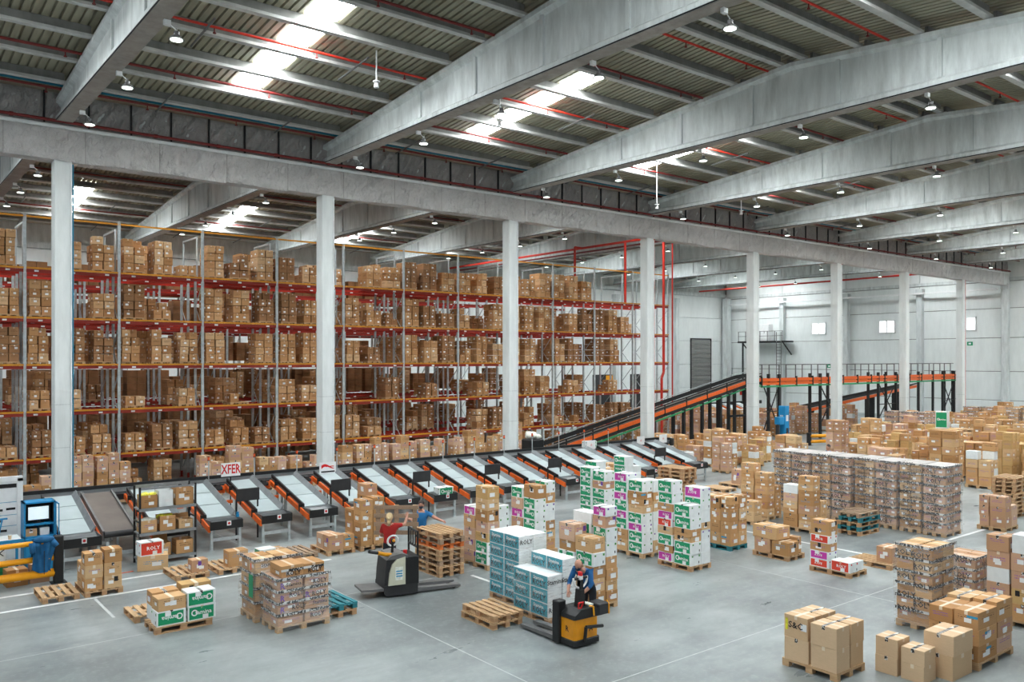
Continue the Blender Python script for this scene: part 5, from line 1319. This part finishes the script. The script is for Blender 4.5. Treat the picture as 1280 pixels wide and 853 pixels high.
pts = [(.37 + .19*math.cos(a), .23, 1.32 + .19*math.sin(a)) for a in [R(8 - 14*k) for k in range(0, 15)]]
hd.path(pts, .022, 8); hd.box(.33,.19,1.16,.41,.27,1.38)
O('steering_handle', hd.mesh('hd', M['white']), t2)
O('stop_button', MB().cbox(.34,.18,1.38,.40,.28,1.46,.01).mesh('sb', M['ink_red']), t2)
O('grip', MB().box(.20,.20,1.31,.30,.26,1.35).box(.44,.20,1.31,.54,.26,1.35).mesh('g', M['black']), t2)
O('hand_loop', MB().path([(.12,.02,.80),(.10,-.02,.92),(.22,-.02,.92),(.20,.02,.80),(.12,.02,.80)], .018, 6).mesh('hl', M['ink_red']), t2)
O('yellow_strap', MB().path([(.42,.02,.80),(.50,-.02,.78),(.50,-.04,.60)], .02, 6).mesh('ys', M['safety_yellow']), t2)
O('lettering', text_mesh('A', .16, M['ink']), t2, (.46, .015, .34), ROT['y'])
O('lettering', text_mesh('R', .16, M['ink']), t2, (.015, .24, .36), ROT['x'])
O('rear_guard', MB().path([(.26,-.02,.12),(.26,-.06,.42),(.72,-.06,.36)], .035, 8).mesh('rg', M['black']), t2)
O('paper_bundle', MB().box(.50,.1,.765,.62,.28,.79).box(.46,.16,.79,.58,.3,.80).mesh('pb', M['clear_bag']), t2)

# ================================================================ people
def skin_body(J, edges, radii, region, mats):
    """J: joints, edges: bones, radii: per joint, region: bone index -> material slot"""
    names = list(J); idx = {n: i for i, n in enumerate(names)}
    me = bpy.data.meshes.new('sk'); me.from_pydata([J[n] for n in names], [(idx[a], idx[b]) for a, b in edges], [])
    ob = bpy.data.objects.new('sk', me); C.objects.link(ob)
    md = ob.modifiers.new('skin', 'SKIN'); md.use_smooth_shade = True
    if not me.skin_vertices: me.attributes
    sv = me.skin_vertices[0].data
    for n in names: sv[idx[n]].radius = radii[n] if isinstance(radii[n], tuple) else (radii[n], radii[n]); sv[idx[n]].use_root = (n == 'pelvis')
    ss = ob.modifiers.new('sub', 'SUBSURF'); ss.levels = 2; ss.render_levels = 2
    dg = bpy.context.evaluated_depsgraph_get(); dg.update()
    out = bpy.data.meshes.new_from_object(ob.evaluated_get(dg))
    bpy.data.objects.remove(ob)
    out.materials.clear()
    for m in mats: out.materials.append(m)
    segs = [(Vector(J[a]), Vector(J[b])) for a, b in edges]
    for p in out.polygons:
        c = p.center; best = None
        for k, (a, b) in enumerate(segs):
            ab = b - a; t = max(0, min(1, (c-a).dot(ab)/max(ab.length_squared, 1e-9))); dd = (c - (a + ab*t)).length
            if best is None or dd < best[0]: best = (dd, k, t)
        r = region.get(edges[best[1]], 0)
        p.material_index = r(best[2]) if callable(r) else r
        p.use_smooth = True
    return out
def add_mesh(base, mb, slot):
    b = bmesh.new(); b.from_mesh(base); vs = [b.verts.new(v) for v in mb.v]
    for f in mb.f:
        try: fc = b.faces.new([vs[i] for i in f]); fc.material_index = slot; fc.smooth = True
        except ValueError: pass
    b.to_mesh(base); b.free()
def person(label, loc, rz, J, sleeve, shirt, trousers, hair, hair_kind, head, face_dir, mask=False, group=None):
    E = [('pelvis','spine'),('spine','chest'),('chest','neck'),('neck','headbase')]
    for s in 'lr':
        E += [('chest','sh'+s),('sh'+s,'el'+s),('el'+s,'wr'+s),('wr'+s,'ha'+s),('pelvis','hip'+s),('hip'+s,'kn'+s),('kn'+s,'an'+s),('an'+s,'to'+s)]
    RD = {'pelvis': (.15,.115), 'spine': (.135,.10), 'chest': (.155,.11), 'neck': .06, 'headbase': .055}
    for s in 'lr': RD.update({'sh'+s: .075, 'el'+s: .048, 'wr'+s: .034, 'ha'+s: (.045,.022), 'hip'+s: .10, 'kn'+s: .066, 'an'+s: .045, 'to'+s: .038})
    reg = {('pelvis','spine'): lambda t: 2 if t < .25 else 1, ('spine','chest'): 1, ('chest','neck'): lambda t: 1 if t < .75 else 0}
    for s in 'lr':
        reg[('chest','sh'+s)] = 1; reg[('sh'+s,'el'+s)] = 1 if sleeve == 'long' else (lambda t: 1 if t < .62 else 0)
        reg[('el'+s,'wr'+s)] = (lambda t: 1 if t < .35 else 0) if sleeve == 'long' else 0
        reg[('pelvis','hip'+s)] = 2; reg[('hip'+s,'kn'+s)] = 2; reg[('kn'+s,'an'+s)] = 2; reg[('an'+s,'to'+s)] = 3
    me = skin_body(J, E, RD, reg, [M['skin'], shirt, trousers, M['black']])
    # head with nose, ears and eyes; hands with five fingers
    h = Vector(head); fd = Vector(face_dir).normalized(); rt = fd.cross(Vector((0,0,1))).normalized(); up = rt.cross(fd).normalized()
    mb = MB(); mb.sphere((0,0,0), .078, .098, .118, 16, 12); mb.sphere((0,.035,-.06), .055, .065, .065, 12, 8)
    mb.faces([(-.014,.09,-.03),(.014,.09,-.03),(0,.122,-.025),(0,.092,.025)], [(0,1,2),(0,2,3),(2,1,3)])
    for s in (-1, 1): mb.sphere((s*.08,-.005,-.01), .012, .022, .034, 8, 6)
    mb.v = [tuple(h + rt*p[0] + fd*p[1] + up*p[2]) for p in mb.v]
    add_mesh(me, mb, 0)
    ey = MB()
    for s in (-1, 1): ey.sphere((s*.032,.088,.012), .012, .008, .008, 6, 4)
    ey.box(-.022,.094,-.068,.022,.104,-.060)
    ey.v = [tuple(h + rt*p[0] + fd*p[1] + up*p[2]) for p in ey.v]; add_mesh(me, ey, 3)
    for s in 'lr':
        w, a = Vector(J['wr'+s]), Vector(J['ha'+s]); d = (a - w).normalized(); q = d.orthogonal().normalized()
        side = d.cross(Vector((0,0,1))); side = side.normalized() if side.length > .1 else Vector((1,0,0)); nrm = side.cross(d).normalized()
        fb = MB()
        for k, (o_, L) in enumerate(((-.030,.065),(-.011,.078),(.009,.074),(.027,.058))):
            p0 = a + side*o_; p1 = p0 + d*L*.6 - nrm*.012; p2 = p1 + d*L*.4 - nrm*.03
            fb.tube(p0 - d*.02, p1, .0095, 6, 0, .009); fb.tube(p1, p2, .009, 6, 0, .007)
        p0 = w + d*.03 + side*(-.03); p1 = p0 + side*(-.03) + d*.035; fb.tube(p0, p1, .011, 6, 0, .010); fb.tube(p1, p1 + d*.03 - nrm*.01, .010, 6, 0, .008)
        add_mesh(me, fb, 0)
    o = O('person', me, None, loc, (0,0,rz)); tag(o, label, 'person', group)
    hb = MB()
    if hair_kind == 'cap': hb.sphere((0,-.012,.028), .084, .100, .105, 16, 10)
    if hair_kind == 'pony':
        hb.sphere((0,-.018,.022), .088, .100, .112, 16, 10); hb.tube((0,-.10,.03),(0,-.135,-.06),.045,10,0,.05); hb.tube((0,-.135,-.06),(0,-.12,-.20),.05,10,0,.022)
    if hair_kind == 'fringe':                       # receding: only round the back and sides
        hb.sphere((0,-.030,-.012), .082, .085, .085, 16, 10)
    hb.v = [tuple(h + rt*p[0] + fd*p[1] + up*p[2]) for p in hb.v]
    O('hair', hb.mesh('hair', hair, True), o)
    if mask:
        mk = MB(); mk.sphere((0,.052,-.052), .062, .062, .055, 12, 8); mk.v = [tuple(h + rt*p[0] + fd*p[1] + up*p[2]) for p in mk.v]
        O('face_mask', mk.mesh('mask', M['mask'], True), o)
    return o
def stand(**kw):
    J = {'pelvis': (0,0,.94), 'spine': (0,.0,1.12), 'chest': (0,0,1.33), 'neck': (0,-.01,1.48), 'headbase': (0,.0,1.55)}
    for s, k in (('l', -1), ('r', 1)):
        J.update({'sh'+s: (.175*k,0,1.41), 'el'+s: (.235*k,-.02,1.13), 'wr'+s: (.24*k,.06,.90), 'ha'+s: (.24*k,.08,.81),
                  'hip'+s: (.095*k,0,.88), 'kn'+s: (.10*k,.02,.49), 'an'+s: (.10*k,-.02,.09), 'to'+s: (.115*k,.14,.045)})
    J.update(kw); return J
# woman in red, seen from behind, one arm raised to the pallet
hx = R(-30)
JW = stand(shr=(.18,.02,1.43), elr=(.38,.14,1.42), wrr=(.42,.30,1.60), har=(.42,.36,1.67), ell=(-.24,.08,1.16), wrl=(-.16,.30,1.08), hal=(-.13,.38,1.08))
person('woman in red shirt with blond ponytail holding a raised pallet, seen from behind', (11.08, 19.15, 0), R(-38), JW, 'short', M['shirt_red'], M['trousers'], M['hair_blond'], 'pony', (0,.01,1.64), (0,1,-.05))
# man in blue facing her behind the pallet stack
JB = stand(shl=(-.18,.03,1.42), ell=(-.40,.16,1.30), wrl=(-.56,.34,1.26), hal=(-.62,.41,1.25), elr=(.36,.20,1.28), wrr=(.30,.42,1.32), har=(.27,.50,1.33))
person('man in bright blue shirt and dark mask behind the pallet stack', (12.72, 20.2, 0), R(148), JB, 'short', M['shirt_blue'], M['trousers'], M['hair_dark'], 'cap', (0,.03,1.66), (.15,1,-.1), True)
# man leaning over the orange truck
JL = {'pelvis': (0,-.05,.93), 'spine': (0,.07,1.10), 'chest': (0,.24,1.27), 'neck': (0,.36,1.38), 'headbase': (0,.42,1.42),
      'shl': (-.18,.28,1.33), 'ell': (-.26,.40,1.08), 'wrl': (-.16,.58,.96), 'hal': (-.12,.66,.92), 'shr': (.18,.28,1.33), 'elr': (.27,.36,1.07), 'wrr': (.20,.55,.94), 'har': (.16,.63,.91),
      'hipl': (-.095,-.05,.87), 'knl': (-.10,-.02,.48), 'anl': (-.10,-.06,.09), 'tol': (-.115,.10,.045), 'hipr': (.095,-.05,.87), 'knr': (.10,-.04,.48), 'anr': (.10,-.10,.09), 'tor': (.115,.06,.045)}
person('balding man in deep blue long sleeves leaning over the orange truck', (12.36, 12.98, 0), R(112), JL, 'long', M['shirt_navy'], M['trousers'], M['hair_dark'], 'fringe', (0,.47,1.50), (0,1,-.55), True)
# dark haired worker far behind the wrapped row
person('dark haired worker in blue far behind the row of wrapped pallets', (36.2, 21.6, 0), R(60), stand(), 'short', M['shirt_blue'], M['trousers'], M['hair_dark'], 'cap', (0,.02,1.65), (0,1,0))
# pallet held upright by two workers
ph = thing('pallet', 'weathered pallet held upright between the woman and the masked man', 'pallet', (11.20, 20.20, 1.0), 0, 'pallets held up')
ph.rotation_euler = (0, 0, R(-38))
for k in range(4):
    O('deck_board', cached('hb', lambda: MB().box(0,0,0,1.22,.022,.11).mesh('b', M['wood_grey'])), ph, (0, 0, .23*k))
for x in (0.05, .55, 1.05):
    O('cross_board', cached('hc', lambda: MB().box(0,.022,0,.12,.044,.80).mesh('b', M['wood_grey'])), ph, (x, 0, 0))
    for z in (0, .35, .70): O('block', cached('hk', lambda: MB().box(0,.044,0,.12,.12,.10).mesh('b', M['wood_block'])), ph, (x, 0, z))

# ================================================================ far field of loads
far = random.Random(11); used = []
def clear(x, y, w, d):
    for a, b, c, e in used:
        if x < c and a < x + w and y < e and b < y + d: return False
    return True
def block(x0, y0, x1, y1): used.append((x0, y0, x1, y1))
for c in COLX: block(c - .6, 32.1, c + .6, 33.3)
block(28, 9, 39.5, 17.4); block(47.2, 31, 55, 35.6); block(20, 9, 29.5, 24); block(23, 20, 32.6, 24.6); block(60, 32.5, 67, 35); block(35.4, 21, 37, 22.4); block(30.5, 22, 33, 24.5)
block(29, 33.5, 80, 35.0); block(20, 24, 34, 31)
mats_far = ['kraft', 'kraft', 'kraft_pink', 'kraft_gold', 'kraft']
def far_load(x, y, i, row, rows=None, kind=None, label=None, tall=None, w=None, d=None, h=None, level=False, nx=2, ny=2):
    given = w is not None
    w = w or far.choice((.8, .85, .95)); d = d or far.choice((.9, 1.0, 1.1))
    if not clear(x - .06, y - .06, w + .12, d + .12): return False
    if not given and 37.5 < x < 53 and .575*x < y + d/2 < .685*x and y < 33: return False
    used.append((x, y, x + w, y + d)); m = kind or far.choice(mats_far); h = h or far.choice((.28, .31, .34, .38)); rows = rows or far.choice((3, 4, 5, 5, 6))
    look = {'kraft': 'brown', 'kraft_pink': 'pinkish brown', 'kraft_gold': 'golden brown', 'kraft_plain': 'tan', 'white_carton': 'white'}[m]
    lab = label or '%s carton load, %d tiers, far field row %s, %s from the near side' % (look, rows, ORD[row], ORD[i])
    r = random.Random(int(x*100 + y*7)); o = thing('carton_load', lab, 'pallet load', (x, y, 0), 0, 'carton loads in the far field')
    pallet_parts(o, d, w, None, False)
    for a in range(nx):
        for b in range(ny):
            top = rows if level else rows - r.choice((0, 0, 0, 1, 1, 2)); top = max(1, top)
            for k in range(top):
                mm = m if level or r.random() < .75 else r.choice(('kraft', 'kraft_pink', 'kraft', 'white_carton'))
                O('carton', unit_box(M[mm]), o, (w*(a+.5)/nx + r.uniform(-.012,.012), d*(b+.5)/ny + r.uniform(-.012,.012), .145 + k*h), (0,0,R(r.uniform(-2,2))), (w/nx-r.uniform(.015,.05), d/ny-r.uniform(.015,.05), h-r.uniform(.008,.02)))
    return True
# loads that stand out
far_load(42.6, 16.9, 0, 0, 4, 'kraft', 'block of uniform brown cartons behind the stack at right edge', w=1.2, d=1.7, level=True, ny=4, h=.40)
far_load(42.7, 15.2, 0, 0, 4, 'kraft_gold', 'golden brown carton block right of the uniform brown block', w=1.1, d=1.5, level=True, h=.42, ny=3)
far_load(42.5, 18.8, 0, 0, 4, 'kraft_gold', 'narrow golden carton block left of the uniform brown block', w=1.0, d=.5, level=True, h=.42, ny=1)
far_load(40.4, 17.7, 0, 0, 6, 'kraft', 'tall brown carton tower right of the wrapped row', w=1.0, d=1.2, level=True, h=.38)
far_load(37.2, 19.2, 0, 0, 4, 'kraft_pink', 'purple marked carton load just behind the wrapped row', w=1.0, d=1.3)
far_load(36.0, 23.2, 0, 0, 5, 'kraft', 'brown carton load behind the dark haired worker', w=1.1, d=1.2)
far_load(45.6, 26.4, 0, 0, 6, 'kraft_pink', 'tall pinkish load before the yellow rail by sixth column', w=.9, d=1.0, level=True, h=.34)
for k in range(3): wrapped('film wrapped load in the far field beyond sixth column, %s from the left' % ORD[k], 56.5 + .1*k, 28.6 - 1.0*k, 1.2, .9, 6, 2, 1, .34, 'kraft_pink', seed=70+k, group='far wrapped loads', letter=tuple(('ROLY', 'x', .5, .4 + .34*q, .2, 'ink') for q in range(6)), film=True)
for k in range(4): wrapped('pale film wrapped load near end wall, %s from the left' % ORD[k], 66.5 + .2*k, 27.4 - 1.3*k, 1.2, 1.1, 6, 2, 1, .34, 'kraft', seed=80+k, group='far wrapped loads', film=True)
for k in range(3):
    n = 10
    for q in range(1): pass
    pallet_stack(55.6 + .1*k, 24.9 - 1.0*k, 9, 'far stack %s beyond the wrapped loads' % ORD[k], full=False, seed=90+k, L=.9, W=1.1)
for a in ((56.2, 25.5, 58.5, 30), (66, 22, 68.5, 29), (55, 22, 57.2, 26)): block(*a)
# upright green carton among the brown loads
carton('G', 47.6, 21.5, 1.95, .42, .62, .95, R(12), 'green and white carton standing upright on far cartons', 'far cartons', 'x', 1)
far_load(47.1, 20.9, 0, 0, 5, 'kraft_gold', 'golden load carrying the upright green carton', w=1.1, d=1.2, level=True, h=.36)
block(33.5,19.2,36.6,26); block(62,39,84,41); block(42.8,34.9,51,35.8); block(53, 43.2, 67, 46.6); block(50, 29.6, 54.4, 32)
rows_x = [30.4, 34.6, 36.2, 37.9, 39.7, 41.5, 44.1, 45.6, 47.4, 49.2, 51.0, 53.0, 58.8, 60.6, 62.4, 64.3, 69.6, 71.6, 73.8, 76.2, 79.0]
ORD += ['twenty-first', 'twenty-second', 'twenty-third', 'twenty-fourth']
for row, x in enumerate(rows_x):
    y = 30.4 if x > 34 else 30.6; i = 0
    while y > 10.5 + .02*x:
        if far.random() < .88:
            if far_load(x + far.uniform(-.12, .12), y, i, row): i += 1
        y -= far.choice((1.15, 1.25, 1.5))
# between the colonnade and the racks, under the raised conveyor
for row, x in enumerate((46.4, 47.6, 49.2, 50.8, 52.4, 54.0, 55.6, 57.4, 59.2, 61.0, 62.8, 64.8)):
    y = 46.5 if row > 1 else 42; i = 0
    while y > 35.4:
        if far.random() < .85 and not (54 < x < 66 and 42.5 < y + 1.3 and y < 47):
            kk = far.choice(('kraft_pink', 'kraft', 'kraft_pink'))
            if far_load(x, y, i, row, far.choice((5, 6)), kk, 'tall carton load under raised conveyor, row %s, %s from the racks' % (ORD[row], ORD[i])): i += 1
        y -= 1.25
